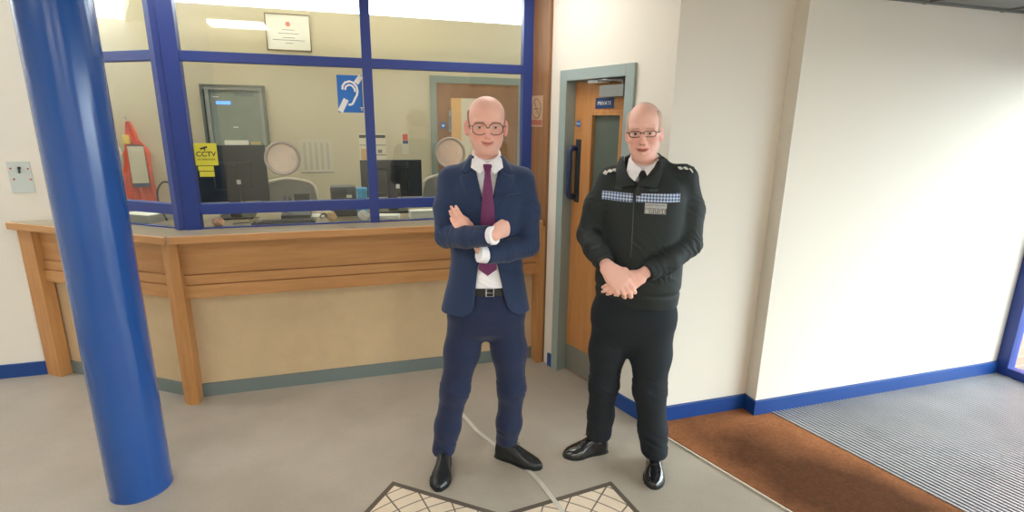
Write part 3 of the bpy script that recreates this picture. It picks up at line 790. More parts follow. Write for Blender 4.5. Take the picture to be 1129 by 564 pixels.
def cable(label, pts, r_):
    P = [Vector((p[0], p[1], ZT1+r_+0.0005+p[2])) for p in pts]; Q = []
    for k in range(len(P)-1):
        a, b, c_, d = P[max(k-1, 0)], P[k], P[k+1], P[min(k+2, len(P)-1)]
        for q in range(6):
            t_ = q/6; Q.append(0.5*((2*b)+(c_-a)*t_+(2*a-5*b+4*c_-d)*t_*t_+(3*b-a-3*c_+d)*t_**3))
    Q.append(P[-1])
    for q in Q: q.z = max(q.z, ZT1+r_+0.0004)
    m_ = MB(); m_.tube(Q, r_, seg=6); tag(m_.out('cable', M['black'], smooth=True), label, 'cable')
cable('black cable snaking beside the foot of the left monitor', [(-0.72, 3.66, 0), (-0.66, 3.62, 0.012), (-0.63, 3.70, 0), (-0.64, 3.76, 0.02), (-0.60, 3.86, 0)], 0.004)
cable('black cable looping between keyboard and dark printer box', [(-0.20, 3.74, 0), (-0.20, 3.66, 0.03), (-0.17, 3.63, 0.05), (-0.165, 3.70, 0.01), (-0.16, 3.90, 0)], 0.0045)
cable('black cable hanging in a hoop behind the corner post', [(-1.14, 3.86, 0), (-1.165, 3.85, 0.09), (-1.165, 3.84, 0.19), (-1.12, 3.84, 0.25), (-1.07, 3.85, 0.20), (-1.06, 3.86, 0.0)], 0.006)

# things on the office back wall
YK = YB - 0.001
cb = thing('wall_cabinet', 'grey framed glazed wall cabinet above the left monitor', 'display cabinet', (-0.92, YK, 1.72))
W_, H_ = 0.252, 0.262
m_ = MB()
m_.box(-W_, W_, -0.05, 0, H_-0.02, H_); m_.box(-W_, W_, -0.05, 0, -H_, -H_+0.02); m_.box(-W_, -W_+0.022, -0.05, 0, -H_+0.02, H_-0.02); m_.box(W_-0.022, W_, -0.05, 0, -H_+0.02, H_-0.02)
m_.out('outer_frame', M['cabinet_grey'], cb)
m_ = MB(); a0 = -W_+0.022; a1 = W_-0.022; z0 = -H_+0.02; z1 = H_-0.02
m_.box(a0, a1, -0.042, -0.004, z1-0.022, z1); m_.box(a0+0.012, a0+0.04, -0.042, -0.004, z0, z1-0.022); m_.box(a1-0.026, a1, -0.042, -0.004, z0, z1-0.022)
m_.out('inner_frame', M['grey_plastic'], cb)
MB().box(a0, a1, -0.010, -0.001, z0, z1).out('back_board', M['display'], cb)
MB().box(-0.145, -0.032, -0.0125, -0.0095, 0.10, 0.126).out('blue_strip', M['blue_glow'], cb)
MB().box(-0.165, -0.12, -0.0125, -0.0095, 0.158, 0.164).out('pale_strip', M['paper'], cb)
MB().box(-0.03, 0.01, -0.0125, -0.0095, -0.095, -0.087).out('pale_strip', M['paper'], cb)
MB().box(0.0, 0.16, -0.0115, -0.0095, 0.17, 0.215).out('dark_card', M['kick'], cb)
MB().box(-0.11, 0.08, -0.04, -0.012, z0, z0+0.04, bev=0.004).out('folded_papers', M['paper'], cb)
MB().box(0.10, 0.18, -0.04, -0.012, z0, z0+0.03, bev=0.003).out('beige_box', mat('beige_box', rgb(196, 176, 130), 0.7), cb)
pc = thing('framed_certificate', 'framed certificate hung high on the office wall', 'framed certificate', (-0.435, YK, 2.43))
W_, H_ = 0.182, 0.150; fr = 0.008
m_ = MB(); m_.box(-W_, W_, -0.022, 0, H_-fr, H_); m_.box(-W_, W_, -0.022, 0, -H_, -H_+fr); m_.box(-W_, -W_+fr, -0.022, 0, -H_+fr, H_-fr); m_.box(W_-fr, W_, -0.022, 0, -H_+fr, H_-fr)
m_.out('frame', mat('cert_frame', rgb(128, 112, 80), 0.4), pc)
MB().box(-W_+fr, W_-fr, -0.008, -0.002, -H_+fr, H_-fr).out('sheet', M['paper'], pc)
MB().lathe([(0.02, 0), (0.02, 0.0012)], (0.0, -0.0094, 0.068), 24, 'y').out('seal', mat('seal_red', rgb(216, 140, 120), 0.7), pc)
m_ = MB()
for (z, w2) in ((0.022, 0.05), (-0.008, 0.085), (-0.042, 0.05), (-0.062, 0.13), (-0.085, 0.03)): m_.box(-w2, w2, -0.0088, -0.0078, z-0.002, z+0.002)
m_.out('text_lines', M['inkgrey'], pc)
ca = thing('wall_planner', 'pale wall planner sheet right of the left speech disc', 'planner', (-0.285, YK, 1.376))
MB().box(-0.145, 0.145, -0.003, 0, -0.155, 0.155).out('sheet', mat('planner_paper', rgb(206, 198, 180), 0.8), ca)
m_ = MB()
for k in range(5): m_.box(-0.11+0.05*k, -0.085+0.05*k, -0.0036, -0.0028, -0.125, 0.12)
m_.out('columns', mat('planner_grey', rgb(188, 180, 164), 0.8), ca)
m_ = MB(); m_.box(-0.145, 0.145, -0.0045, -0.0028, -0.156, -0.148)
for k in range(0): m_.box(0.115, 0.13, -0.004, -0.0028, -0.12+0.028*k, -0.11+0.028*k)
m_.out('marks', M['inkgrey'], ca)
nt_ = thing('wall_notice', 'white notice sheets with dark headings above the right monitor', 'notice', (0.225, YK, 1.44))
MB().box(-0.125, 0.125, -0.003, 0, -0.20, 0.14).out('sheet', mat('notice_white', rgb(216, 208, 186), 0.8), nt_)
m_ = MB(); m_.box(-0.12, 0.12, -0.004, -0.0028, 0.10, 0.128); m_.box(-0.12, 0.12, -0.004, -0.0028, 0.030, 0.036); m_.box(0.03, 0.12, -0.004, -0.0028, -0.062, -0.055); m_.out('headings', M['darkgrey'], nt_)
m_ = MB(); m_.box(-0.11, -0.06, -0.004, -0.0028, -0.10, -0.03); m_.box(-0.11, -0.06, -0.004, -0.0028, -0.03, 0.0); m_.out('picture', mat('notice_orange', rgb(200, 160, 110), 0.8), nt_)
m_ = MB(); m_.box(0.045, 0.085, -0.004, -0.0028, -0.04, -0.008); m_.out('crest', M['inkgrey'], nt_)
ps = thing('poster_sign', 'narrow red and blue poster on the office wall beside the door', 'poster', (0.530, YK, 1.488))
MB().box(-0.032, 0.032, -0.003, 0, -0.10, 0.095).out('sheet', mat('poster_white', rgb(214, 206, 190), 0.8), ps)
MB().box(-0.024, 0.026, -0.004, -0.0028, 0.03, 0.09).out('red_block', M['inkred'], ps)
MB().box(-0.024, 0.026, -0.004, -0.0028, 0.0, 0.028).out('blue_block', M['signdark'], ps)
hv = thing('hi_vis_jacket', 'orange high-visibility jacket hanging behind the angled glass', 'jacket', (-1.715, YB, 0))
rows = []
prof = [(0.94, 0.12), (1.05, 0.115), (1.15, 0.11), (1.28, 0.105), (1.40, 0.10), (1.46, 0.085), (1.52, 0.05), (1.58, 0.038), (1.64, 0.022), (1.67, 0.010)]
for (z, w2) in prof:
    rows.append([(-w2+2*w2*i_/12 + 0.01*math.sin(z*9) - (0.03 if z > 1.5 else 0), -0.035-0.018*math.sin(i_*1.45+z*3), z - (0.02*math.cos(i_*1.1) if z > 1.45 and z < 1.5 else 0)) for i_ in range(13)])
m_ = MB(); m_.grid_slab(rows, (0, 0.033, 0)); hj = m_.out('body', M['orange'], hv, smooth=True)
m_ = MB(); m_.box(-0.07, -0.02, -0.068, -0.03, 1.485, 1.56, bev=0.01); m_.out('reflective_tape', M['yellow_tape'], hv)
m_ = MB(); m_.tube([(-0.03, 0, 1.69), (-0.03, -0.04, 1.69), (-0.03, -0.045, 1.71)], 0.005); m_.out('hook', M['steel'], hv)
cl_ = thing('hanging_clipboard', 'cream paper pad on a dark board hanging over the orange jacket', 'clipboard', (-1.690, YB-0.09, 1.33))
MB().box(-0.062, 0.062, -0.004, 0.0, -0.20, 0.145, bev=0.002).out('board', M['navy'], cl_)
MB().box(-0.058, 0.06, -0.009, -0.004, -0.165, 0.14).out('pad', mat('pad_cream', rgb(214, 206, 186), 0.8), cl_)
m_ = MB(); m_.tube([(-0.055, -0.008, 0.146), (0.0, -0.012, 0.150), (0.058, -0.008, 0.142)], 0.004); m_.out('clip', M['darkgrey'], cl_)
# office door
od = thing('door_2', 'oak door in a grey frame on the office back wall', 'door', (0, YB, 0), kind='structure')
m_ = MB(); m_.box(0.78, 0.84, -0.02, 0.04, 0, 2.12); m_.box(1.66, 1.72, -0.02, 0.04, 0, 2.12); m_.box(0.84, 1.66, -0.02, 0.04, 2.055, 2.12); m_.out('door_frame', mat('office_frame', rgb(136, 146, 136), 0.5), od)
m_ = MB(); m_.box(0.84, 0.98, -0.012, 0.0, 0, 2.055); m_.box(1.25, 1.66, -0.012, 0.0, 0, 2.055); m_.box(0.98, 1.25, -0.012, 0.0, 0, 1.05); m_.box(0.98, 1.25, -0.012, 0.0, 1.92, 2.055)
ol = m_.out('door_leaf', M['oak_panel'], od)
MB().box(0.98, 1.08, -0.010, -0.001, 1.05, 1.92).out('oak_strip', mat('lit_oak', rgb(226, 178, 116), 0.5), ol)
MB().box(1.08, 1.25, -0.009, -0.001, 1.05, 1.92).out('vision_pane', mat('pale_pane', rgb(222, 212, 188), 0.3), ol)
m_ = MB(); m_.box(0.955, 0.985, -0.02, -0.012, 1.60, 1.80, bev=0.003); m_.tube([(0.97, -0.02, 1.74), (0.97, -0.055, 1.74), (0.97, -0.055, 1.64), (0.97, -0.02, 1.64)], 0.009); m_.out('handle', M['steel'], ol)
os_ = thing('office_door_sign', 'small blue square notice on the office door behind the glass', 'sign', (0.90, YB-0.013, 1.66))
MB().box(-0.025, 0.025, -0.002, 0, -0.03, 0.03).out('plate', M['signblue'], os_)
m_ = MB(); m_.lathe([(0.014, 0), (0.014, 0.0006)], (0, -0.0028, 0.0), 20, 'y'); m_.out('disc', M['white'], os_)
# ------------------------------------------------------------------ smooth organic shapes
def axis(segs):
    # segs: list of (start, end, step) consecutive
    out = []
    for (a, b, h) in segs:
        n = max(1, int(round((b-a)/h)))
        out += list(np.linspace(a, b, n, endpoint=False))
    out.append(segs[-1][1])
    return np.array(out, np.float32)

class Fld:
    def __init__(s, xs, ys, zs):
        s.ax = (xs, ys, zs)
        s.F = np.full((len(xs), len(ys), len(zs)), 0.5, np.float32)
    def sl(s, lo, hi):
        r = []
        for a, l, h in zip(s.ax, lo, hi):
            i0 = max(0, int(np.searchsorted(a, l))-1); i1 = min(len(a), int(np.searchsorted(a, h))+1)
            r.append(slice(i0, max(i1, i0)))
        return tuple(r)
    def grid(s, S):
        return (s.ax[0][S[0]][:, None, None], s.ax[1][S[1]][None, :, None], s.ax[2][S[2]][None, None, :])
    def op(s, fn, lo, hi, k=0.01, mode='u'):
        S = s.sl(lo, hi)
        if any(x.stop <= x.start for x in S): return
        A = s.F[S]; D = fn(*s.grid(S)).astype(np.float32)
        if mode == 'u':
            h = np.maximum(k-np.abs(A-D), 0)/k; s.F[S] = np.minimum(A, D)-h*h*k*0.25
        elif mode == 's':
            D = -D; h = np.maximum(k-np.abs(A-D), 0)/k; s.F[S] = np.maximum(A, D)+h*h*k*0.25
        elif mode == 'add':
            s.F[S] = A+D
    def cap(s, a, b, ra, rb=None, k=0.01, mode='u', flat=None):
        rb = ra if rb is None else rb
        a = np.array(a, float); b = np.array(b, float); m = max(ra, rb)+k+0.012
        lo = np.minimum(a, b)-m; hi = np.maximum(a, b)+m
        ba = b-a; L2 = float(ba@ba)+1e-12
        def fn(X, Y, Z):
            px, py, pz = X-a[0], Y-a[1], Z-a[2]
            t = np.clip((px*ba[0]+py*ba[1]+pz*ba[2])/L2, 0, 1)
            return np.sqrt((px-t*ba[0])**2+(py-t*ba[1])**2+(pz-t*ba[2])**2)-(ra+(rb-ra)*t)
        s.op(fn, lo, hi, k, mode)
    def cyl(s, a, b, r, k=0.004, mode='u', wall=None):
        # flat-ended cylinder
        a = np.array(a, float); b = np.array(b, float); m = r+k+0.02; n = (b-a)/np.linalg.norm(b-a); L_ = np.linalg.norm(b-a)
        def fn(X, Y, Z):
            px, py, pz = X-a[0], Y-a[1], Z-a[2]; t = px*n[0]+py*n[1]+pz*n[2]
            q = np.sqrt(np.maximum(px*px+py*py+pz*pz-t*t, 0))-r
            return np.maximum(q, np.maximum(-t, t-L_))
        s.op(fn, np.minimum(a, b)-m, np.maximum(a, b)+m, k, mode)
    def twin(s):
        return Fld(*s.ax)
    def merge(s, o, k):
        h = np.maximum(k-np.abs(s.F-o.F), 0)/k; s.F = np.minimum(s.F, o.F)-h*h*k*0.25
    def chain(s, pts, rad, k=0.01, mode='u'):
        for i in range(len(pts)-1): s.cap(pts[i], pts[i+1], rad[i], rad[i+1], k, mode)
    def ell(s, c, r, Rm=None, k=0.01, mode='u'):
        c = np.array(c, float); r = np.array(r, float); Rm = np.eye(3) if Rm is None else np.array(Rm)
        m = r.max()+k+0.012
        def fn(X, Y, Z):
            p = (X-c[0], Y-c[1], Z-c[2])
            q = [p[0]*Rm[0, i]+p[1]*Rm[1, i]+p[2]*Rm[2, i] for i in range(3)]
            k0 = np.sqrt(sum((q[i]/r[i])**2 for i in range(3))); k1 = np.sqrt(sum((q[i]/r[i]**2)**2 for i in range(3)))+1e-9
            return k0*(k0-1)/k1
        s.op(fn, c-m, c+m, k, mode)
    def loft(s, rows, yaw=0.0, k=0.01, mode='u', grow=0.0, c0=(0, 0)):
        # rows: (z, cx, cy, rx, ry); elliptical sections turned by yaw about c0
        rows = sorted(rows); A = np.array(rows, float); z = A[:, 0]
        zf = np.linspace(z[0], z[-1], 200)
        C = [np.interp(zf, z, A[:, i]) for i in range(1, 5)]
        ker = np.hanning(17); ker /= ker.sum()
        C = [np.convolve(np.pad(c_, 8, mode='edge'), ker, 'valid') for c_ in C]
        m = float(max(A[:, 3].max(), A[:, 4].max()))+grow+k+0.03
        cx, cy = A[:, 1].mean(), A[:, 2].mean()
        ca, sa = math.cos(yaw), math.sin(yaw)
        def fn(X, Y, Z):
            zz = Z
            x = (X-c0[0])*ca+(Y-c0[1])*sa+c0[0]; y = -(X-c0[0])*sa+(Y-c0[1])*ca+c0[1]
            px, py, rx, ry = [np.interp(zz.ravel(), zf, c_).reshape(zz.shape) for c_ in C]
            rx = rx+grow; ry = ry+grow
            u, v = (x-px)/rx, (y-py)/ry
            q = (np.abs(u)**2.35+np.abs(v)**2.35)**(1/2.35)
            g = np.sqrt((u/rx)**2+(v/ry)**2)/(np.sqrt(u*u+v*v)+1e-6)
            d = (q-1)/(g+1e-6)
            return np.maximum(d, np.maximum(zz-z[-1], z[0]-zz))
        s.op(fn, (cx-m-0.05, cy-m-0.05, z[0]-0.03-k), (cx+m+0.05, cy+m+0.05, z[-1]+0.03+k), k, mode)
    def wrinkle(s, amp, freqs, seed=0, lo=None, hi=None):
        rng = np.random.default_rng(seed)
        S = s.sl(lo if lo is not None else [a[0] for a in s.ax], hi if hi is not None else [a[-1] for a in s.ax])
        X, Y, Z = s.grid(S); D = np.zeros(s.F[S].shape, np.float32)
        for f in freqs:
            for _ in range(3):
                d = rng.normal(size=3); d /= np.linalg.norm(d); w = rng.normal(size=3)*0.6; w2 = rng.uniform(0, 6.28, 2)
                D += (np.sin(f*(X*d[0]+Y*d[1]+Z*d[2])+w2[0]+1.4*np.sin(f*0.55*(X*w[0]+Y*w[1]+Z*w[2])+w2[1]))*amp*(freqs[0]/f)/3).astype(np.float32)
        s.F[S] += D
    def folds(s, c, nrm, span, amp, wl, r):
        # ring-like drag folds along direction nrm near c
        c = np.array(c, float); n = np.array(nrm, float); n /= np.linalg.norm(n)
        def fn(X, Y, Z):
            p = (X-c[0], Y-c[1], Z-c[2]); t = p[0]*n[0]+p[1]*n[1]+p[2]*n[2]
            q = np.sqrt(np.maximum(p[0]**2+p[1]**2+p[2]**2-t*t, 0))
            return 0.85*amp*np.exp(-(t/span)**2)*np.sin(2*math.pi*t/wl*(1+0.9*t/span*0.3)+4.5*p[0]/r+5.2*p[1]/r+1.3*np.sin(9*p[2]/r+4*p[0]/r))*(0.55+0.45*np.sin(5*p[0]/r-4*p[1]/r+c[2]*40))*np.exp(-(q/r)**4)
        m = max(span*2, r*1.3)
        s.op(fn, c-m, c+m, 0.01, 'add')
    def front(s, x, z, y0=-0.4):
        # depth of the first surface met from the front at (x, z)
        i = np.argmin(np.abs(s.ax[0]-x)); k_ = np.argmin(np.abs(s.ax[2]-z))
        col = s.F[i, :, k_]; j = np.argmax(col < 0)
        if not (col < 0).any(): return None
        if j == 0: return float(s.ax[1][0])
        a, b = col[j-1], col[j]; t = a/(a-b)
        return float(s.ax[1][j-1]*(1-t)+s.ax[1][j]*t)
    def mesh(s):
        F = s.F; S = F < 0
        nx, ny, nz = F.shape
        cnt = np.zeros((nx-1, ny-1, nz-1), np.int8)
        for a in (0, 1):
            for b in (0, 1):
                for c_ in (0, 1): cnt += S[a:nx-1+a, b:ny-1+b, c_:nz-1+c_]
        I, J, K = np.nonzero((cnt > 0) & (cnt < 8))
        n = len(I); P = np.zeros((n, 3)); W = np.zeros(n)
        cor = [(a, b, c_) for a in (0, 1) for b in (0, 1) for c_ in (0, 1)]
        val = {c_: F[I+c_[0], J+c_[1], K+c_[2]] for c_ in cor}
        ax = s.ax
        pos = {c_: np.stack([ax[0][I+c_[0]], ax[1][J+c_[1]], ax[2][K+c_[2]]], 1) for c_ in cor}
        for c_ in cor:
            for d in range(3):
                if c_[d] == 0:
                    e = list(c_); e[d] = 1; e = tuple(e)
                    a, b = val[c_], val[e]; m = (a < 0) != (b < 0)
                    t = np.where(m, a/np.where(m, a-b, 1), 0)
                    P += np.where(m[:, None], pos[c_]+(pos[e]-pos[c_])*t[:, None], 0); W += m
        P /= W[:, None]
        idx = np.full((nx-1, ny-1, nz-1), -1, np.int32); idx[I, J, K] = np.arange(n)
        Q = []
        for d in range(3):
            sa = [slice(None)]*3; sb = [slice(None)]*3; sa[d] = slice(0, -1); sb[d] = slice(1, None)
            A, B = S[tuple(sa)], S[tuple(sb)]
            e, g_ = [x for x in range(3) if x != d]
            ch = A != B
            inner = [slice(None)]*3; 
            ii = np.nonzero(ch)
            ok = (ii[e] > 0) & (ii[g_] > 0) & (ii[e] < F.shape[e]-1) & (ii[g_] < F.shape[g_]-1)
            ii = [x[ok] for x in ii]; flip = A[tuple(ii)]
            def cell(de, dg):
                v = [x.copy() for x in ii]; v[e] -= de; v[g_] -= dg; return idx[tuple(v)]
            q = np.stack([cell(1, 1), cell(0, 1), cell(0, 0), cell(1, 0)], 1)
            fl = flip if d != 1 else ~flip
            q[~fl] = q[~fl][:, ::-1]
            Q.append(q)
        Q = np.concatenate(Q)
        Q = Q[(Q >= 0).all(1)]
        return P, Q
    def out(s, name, m, parent, color=None, relax=1):
        P, Q = s.mesh()
        for _ in range(relax):
            acc = np.zeros_like(P); w = np.zeros(len(P))
            for a, b in ((0, 1), (1, 2), (2, 3), (3, 0)):
                np.add.at(acc, Q[:, a], P[Q[:, b]]); np.add.at(w, Q[:, a], 1)
                np.add.at(acc, Q[:, b], P[Q[:, a]]); np.add.at(w, Q[:, b], 1)
            P = P*0.5+0.5*acc/np.maximum(w, 1)[:, None]
        me = bpy.data.meshes.new(name)
        me.vertices.add(len(P)); me.vertices.foreach_set('co', P.astype(np.float32).ravel())
        me.loops.add(Q.size); me.loops.foreach_set('vertex_index', Q.astype(np.int32).ravel())
        me.polygons.add(len(Q)); me.polygons.foreach_set('loop_start', np.arange(0, Q.size, 4, dtype=np.int32))
        me.polygons.foreach_set('loop_total', np.full(len(Q), 4, np.int32))
        me.polygons.foreach_set('use_smooth', np.ones(len(Q), bool))
        me.update(calc_edges=True); me.validate()
        me.materials.append(m)
        if color is not None:
            at_ = me.color_attributes.new('Col', 'FLOAT_COLOR', 'POINT')
            c_ = color(P); at_.data.foreach_set('color', np.concatenate([c_, np.ones((len(P), 1))], 1).astype(np.float32).ravel())
        o = bpy.data.objects.new(name, me); COL.objects.link(o); o.parent = parent
        return o

def nz_(v): v = np.array(v, float); return v/np.linalg.norm(v)
def smooth01(x, a, b):
    t = np.clip((x-a)/(b-a), 0, 1); return t*t*(3-2*t)

def hand(fd, wrist, f, n, thumb, curls, thumb_dirs, scale=1.0, spread=0.06, k=0.006):
    """wrist centre, f towards the knuckles, n out of the back of the hand, thumb +1/-1 for the index side along f x n."""
    w = np.array(wrist, float); f = nz_(f); n = np.array(n, float); n = nz_(n-f*(n@f)); sd = np.cross(f, n)*thumb
    S_ = scale
    offs = [0.030, 0.0105, -0.0095, -0.028]; klen = [0.092, 0.095, 0.090, 0.080]
    segs = [(0.043, 0.026, 0.021), (0.047, 0.030, 0.022), (0.043, 0.028, 0.022), (0.034, 0.021, 0.019)]
    rad = [0.0098, 0.0100, 0.0095, 0.0083]
    for i in range(4):
        base = w+sd*offs[i]*0.62*S_; kn = w+(f*klen[i]+sd*offs[i])*S_+n*0.002
        fd.cap(base, kn, 0.0165*S_, 0.0125*S_, 0.016)
        p = kn; ang = 0.0
        for j in range(3):
            ang += curls[i][j]
            dv = nz_(f*math.cos(ang)-n*math.sin(ang)+sd*spread*offs[i]/0.03*math.cos(ang))
            q = p+dv*segs[i][j]*S_
            fd.cap(p, q, rad[i]*S_*(1.0-0.06*j), rad[i]*S_*(0.94-0.08*j), k if j else 0.008)
            p = q
    fd.ell(w+f*0.055*S_-n*0.004, (0.040*S_, 0.045*S_, 0.017*S_), np.stack([sd, f, n], 1), 0.02)
    p = w+(f*0.022+sd*0.026)*S_-n*0.008
    fd.cap(w+f*0.01*S_, p, 0.018*S_, 0.016*S_, 0.015)
    for dv, L_, r0, r1 in zip(thumb_dirs, (0.042, 0.034, 0.027), (0.0155, 0.0118, 0.0112), (0.012, 0.0112, 0.009)):
        d3 = nz_(f*dv[0]+sd*dv[1]+n*dv[2]); q = p+d3*L_*S_
        fd.cap(p, q, r0*S_, r1*S_, 0.008); p = q

class Head:
    def __init__(s, c, yaw, roll, pitch, scale=(1, 1, 1)):
        s.c = np.array(c, float); s.s = np.array(scale, float)
        s.R = np.array(Euler((pitch, roll, yaw)).to_matrix())
    def W(s, p): return s.c+s.R@(np.array(p, float)*s.s)
    def L(s, P): return ((P-s.c)@s.R)/s.s

def skull(fd, h):
    W, R3, sc = h.W, h.R, h.s
    fd.ell(W((0, 0.015, 0.042)), np.array((0.0755, 0.096, 0.080))*sc, R3, 0.01)
    fd.ell(W((0, -0.020, 0.045)), np.array((0.066, 0.072, 0.066))*sc, R3, 0.03)
    fd.ell(W((0, -0.014, -0.030)), np.array((0.066, 0.074, 0.080))*sc, R3, 0.03)
    fd.ell(W((0, -0.036, -0.074)), np.array((0.0465, 0.050, 0.039))*sc, R3, 0.03)

def face(fd, h, st):
    W, R3, sc = h.W, h.R, h.s
    skull(fd, h)
    fd.ell(W((0, -0.075, -0.100)), np.array((0.024, 0.018, 0.017))*sc, R3, 0.022)
    for s_ in (-1, 1):
        fd.cap(W((s_*0.052, 0.005, -0.055)), W((s_*0.026, -0.060, -0.092)), 0.016, 0.014, 0.03)      # jaw line
        fd.ell(W((s_*0.042, -0.062, -0.030)), np.array((0.024, 0.024, 0.022))*sc, R3, 0.02)            # cheek
        fd.cap(W((s_*0.012, -0.087, 0.020)), W((s_*0.048, -0.074, 0.020)), 0.011, 0.009, 0.018)        # brow ridge
        fd.ell(W((s_*0.033, -0.101, 0.000)), np.array((0.019, 0.017, 0.0125))*sc, R3, 0.014, 's')       # socket
        fd.ell(W((s_*0.033, -0.0765, 0.0)), np.array((0.0150, 0.0135, 0.0135))*sc, R3, 0.004)          # lids
        fd.ell(W((s_*0.033, -0.091, -0.0008)), np.array((0.0112, 0.012, 0.0034))*sc, R3, 0.002, 's')    # slit
    # nose
    fd.chain([W((0, -0.086, 0.012)), W((0, -0.099, -0.012)), W((0, -0.108, -0.033))], [0.0085, 0.0095, 0.0125], 0.012)
    for s_ in (-1, 1):
        fd.ell(W((s_*0.0125, -0.098, -0.037)), np.array((0.0095, 0.012, 0.0085))*sc, R3, 0.008)
        fd.ell(W((s_*0.0068, -0.106, -0.0455)), np.array((0.0038, 0.005, 0.003))*sc, R3, 0.003, 's')
    # mouth
    sm = st['smile']
    cor = [(-0.027, -0.080, -0.066+sm), (-0.013, -0.0915, -0.0655+sm*0.25), (0, -0.0945, -0.0660), (0.013, -0.0915, -0.0655+sm*0.25), (0.027, -0.080, -0.066+sm)]
    up = [(x, y-0.001, z+0.0045*(1-abs(x)/0.03)) for x, y, z in cor]
    dn = [(x*0.88, y-0.001, z-0.0070*(1-abs(x)/0.034)-st['open']) for x, y, z in cor]
    fd.ell(W((0, -0.078, -0.064)), np.array((0.030, 0.016, 0.022))*sc, R3, 0.016)
    fd.chain([W(p) for p in up], [0.003, 0.0052, 0.0055, 0.0052, 0.003], 0.005)
    fd.chain([W(p) for p in dn], [0.003, 0.0060, 0.0068, 0.0060, 0.003], 0.005)
    cut = [(x*1.05, y-0.008, z-st['open']*0.5) for x, y, z in cor]
    fd.chain([W(p) for p in cut], [0.0022+st['open']*0.5]*5, 0.003, 's')
    for s_ in (-1, 1):   # smile creases
        fd.chain([W((s_*0.021, -0.097, -0.036)), W((s_*0.035, -0.089, -0.056)), W((s_*0.037, -0.080, -0.070))], [0.003, 0.003, 0.002], 0.008, 's')
        # ears
        e = Euler((R(8), 0, s_*R(-24))).to_matrix()
        Re = R3@np.array(e)
        eo = st.get('ear', 0.0)
        fd.ell(W((s_*(0.0835-eo), 0.010, -0.008)), np.array((0.0088, 0.021, 0.034))*sc, Re, 0.008)
        fd.ell(W((s_*(0.0925-eo), 0.004, -0.006)), np.array((0.006, 0.012, 0.020))*sc, Re, 0.005, 's')
        fd.ell(W((s_*(0.0815-eo), 0.000, -0.035)), np.array((0.007, 0.010, 0.010))*sc, Re, 0.006)

def skin_color(h, st):
    base = np.array(rgb(*st['skin'])[:3])
    def col(P):
        L = h.L(P); x, y, z = L[:, 0], L[:, 1], L[:, 2]; ax_ = np.abs(x)
        inhead = (z > -0.13) & (z < 0.16) & (ax_ < 0.12) & (np.abs(y) < 0.14)
        C = np.repeat(base[None], len(P), 0)
        def mixin(c, w):
            w = np.clip(w*inhead, 0, 1)[:, None]; C[:] = C*(1-w)+np.array(rgb(*c)[:3])*w
        g = lambda cx, cy, cz, r: np.exp(-(((ax_-cx)**2+(y-cy)**2+(z-cz)**2)/r**2))
        mixin(st['flush'], 0.36*g(0.042, -0.075, -0.030, 0.024)); mixin(st['flush'], 0.45*g(0, -0.112, -0.033, 0.018)); mixin(st['flush'], 0.5*smooth01(ax_, 0.074, 0.082))
        mixin(st['stubble'], st['stub']*smooth01(-z, 0.045, 0.075)*smooth01(-y, 0.0, 0.05))
        # lips
        zc = -0.066+st['smile']*(ax_/0.027)**2-st['open']*0.5
        lip = np.exp(-((z-zc)/(0.0085))**4)*np.exp(-(ax_/0.0245)**6)*(y < -0.076)
        mixin(st['lip'], 0.8*lip)
        dark = np.exp(-((z-zc)/(0.0022+st['open']*0.5))**4)*np.exp(-(ax_/0.026)**6)*(y < -0.074)
        mixin((96, 44, 40), 0.75*dark)
        # brows
        bz = 0.0205-0.16*np.maximum(ax_-0.034, 0)+0.10*np.minimum(ax_-0.034, 0)*-0.3
        br = np.exp(-((z-bz)/0.0042)**4)*smooth01(ax_, 0.012, 0.018)*(1-smooth01(ax_, 0.050, 0.056))*(y < -0.06)
        mixin(st['brow'], st['browk']*br)
        # lashes / lid line
        ll = np.exp(-((z-0.0036)/0.0022)**4)*np.exp(-((ax_-0.033)/0.0125)**6)*(y < -0.07)
        mixin((70, 48, 40), 0.55*ll)
        mixin((90, 50, 44), 0.5*np.exp(-(((ax_-0.0068)/0.004)**2+((z+0.0455)/0.003)**2))*(y < -0.095))  # nostril hollows darkened, their shade put into the skin colour
        return C
    return col

def skin_mat(name):
    m = mat(name, rgb(220, 170, 150), 0.45, spec=0.35, attr='Col', bump=0.03, bscale=220)
    b = m.node_tree.nodes['Principled BSDF']
    b.inputs['Subsurface Weight'].default_value = 0.12
    b.inputs['Subsurface Radius'].default_value = (0.012, 0.005, 0.003)
    b.inputs['Subsurface Scale'].default_value = 0.6
    return m
M['skin'] = skin_mat('skin')
M['eyewhite'] = mat('eye_white', rgb(226, 220, 214), 0.2)
M['iris'] = mat('iris', rgb(74, 84, 86), 0.15)
M['pupil'] = mat('pupil', rgb(12, 12, 12), 0.1)
def eyes(h, par, look=(0, -1, 0)):
    for s_ in (-1, 1):
        c = h.W((s_*0.033, -0.0765, -0.0005)); f = nz_(h.R@np.array(look, float))
        m_ = MB(); m_.sphere((0, 0, 0), 0.0122, 28)
        for v in m_.bm.verts: pass
        me_o = m_.out('eye', M['eyewhite'], par, smooth=True)
        me = me_o.data; me.materials.append(M['iris']); me.materials.append(M['pupil'])
        for p in me.polygons:
            ct = Vector(p.center).normalized()
            a = ct.dot(Vector((0, 0, 1)))
            p.material_index = 2 if a > 0.965 else (1 if a > 0.87 else 0)
        me.transform(Vector(f).to_track_quat('Z', 'Y').to_matrix().to_4x4())
        me_o.location = c

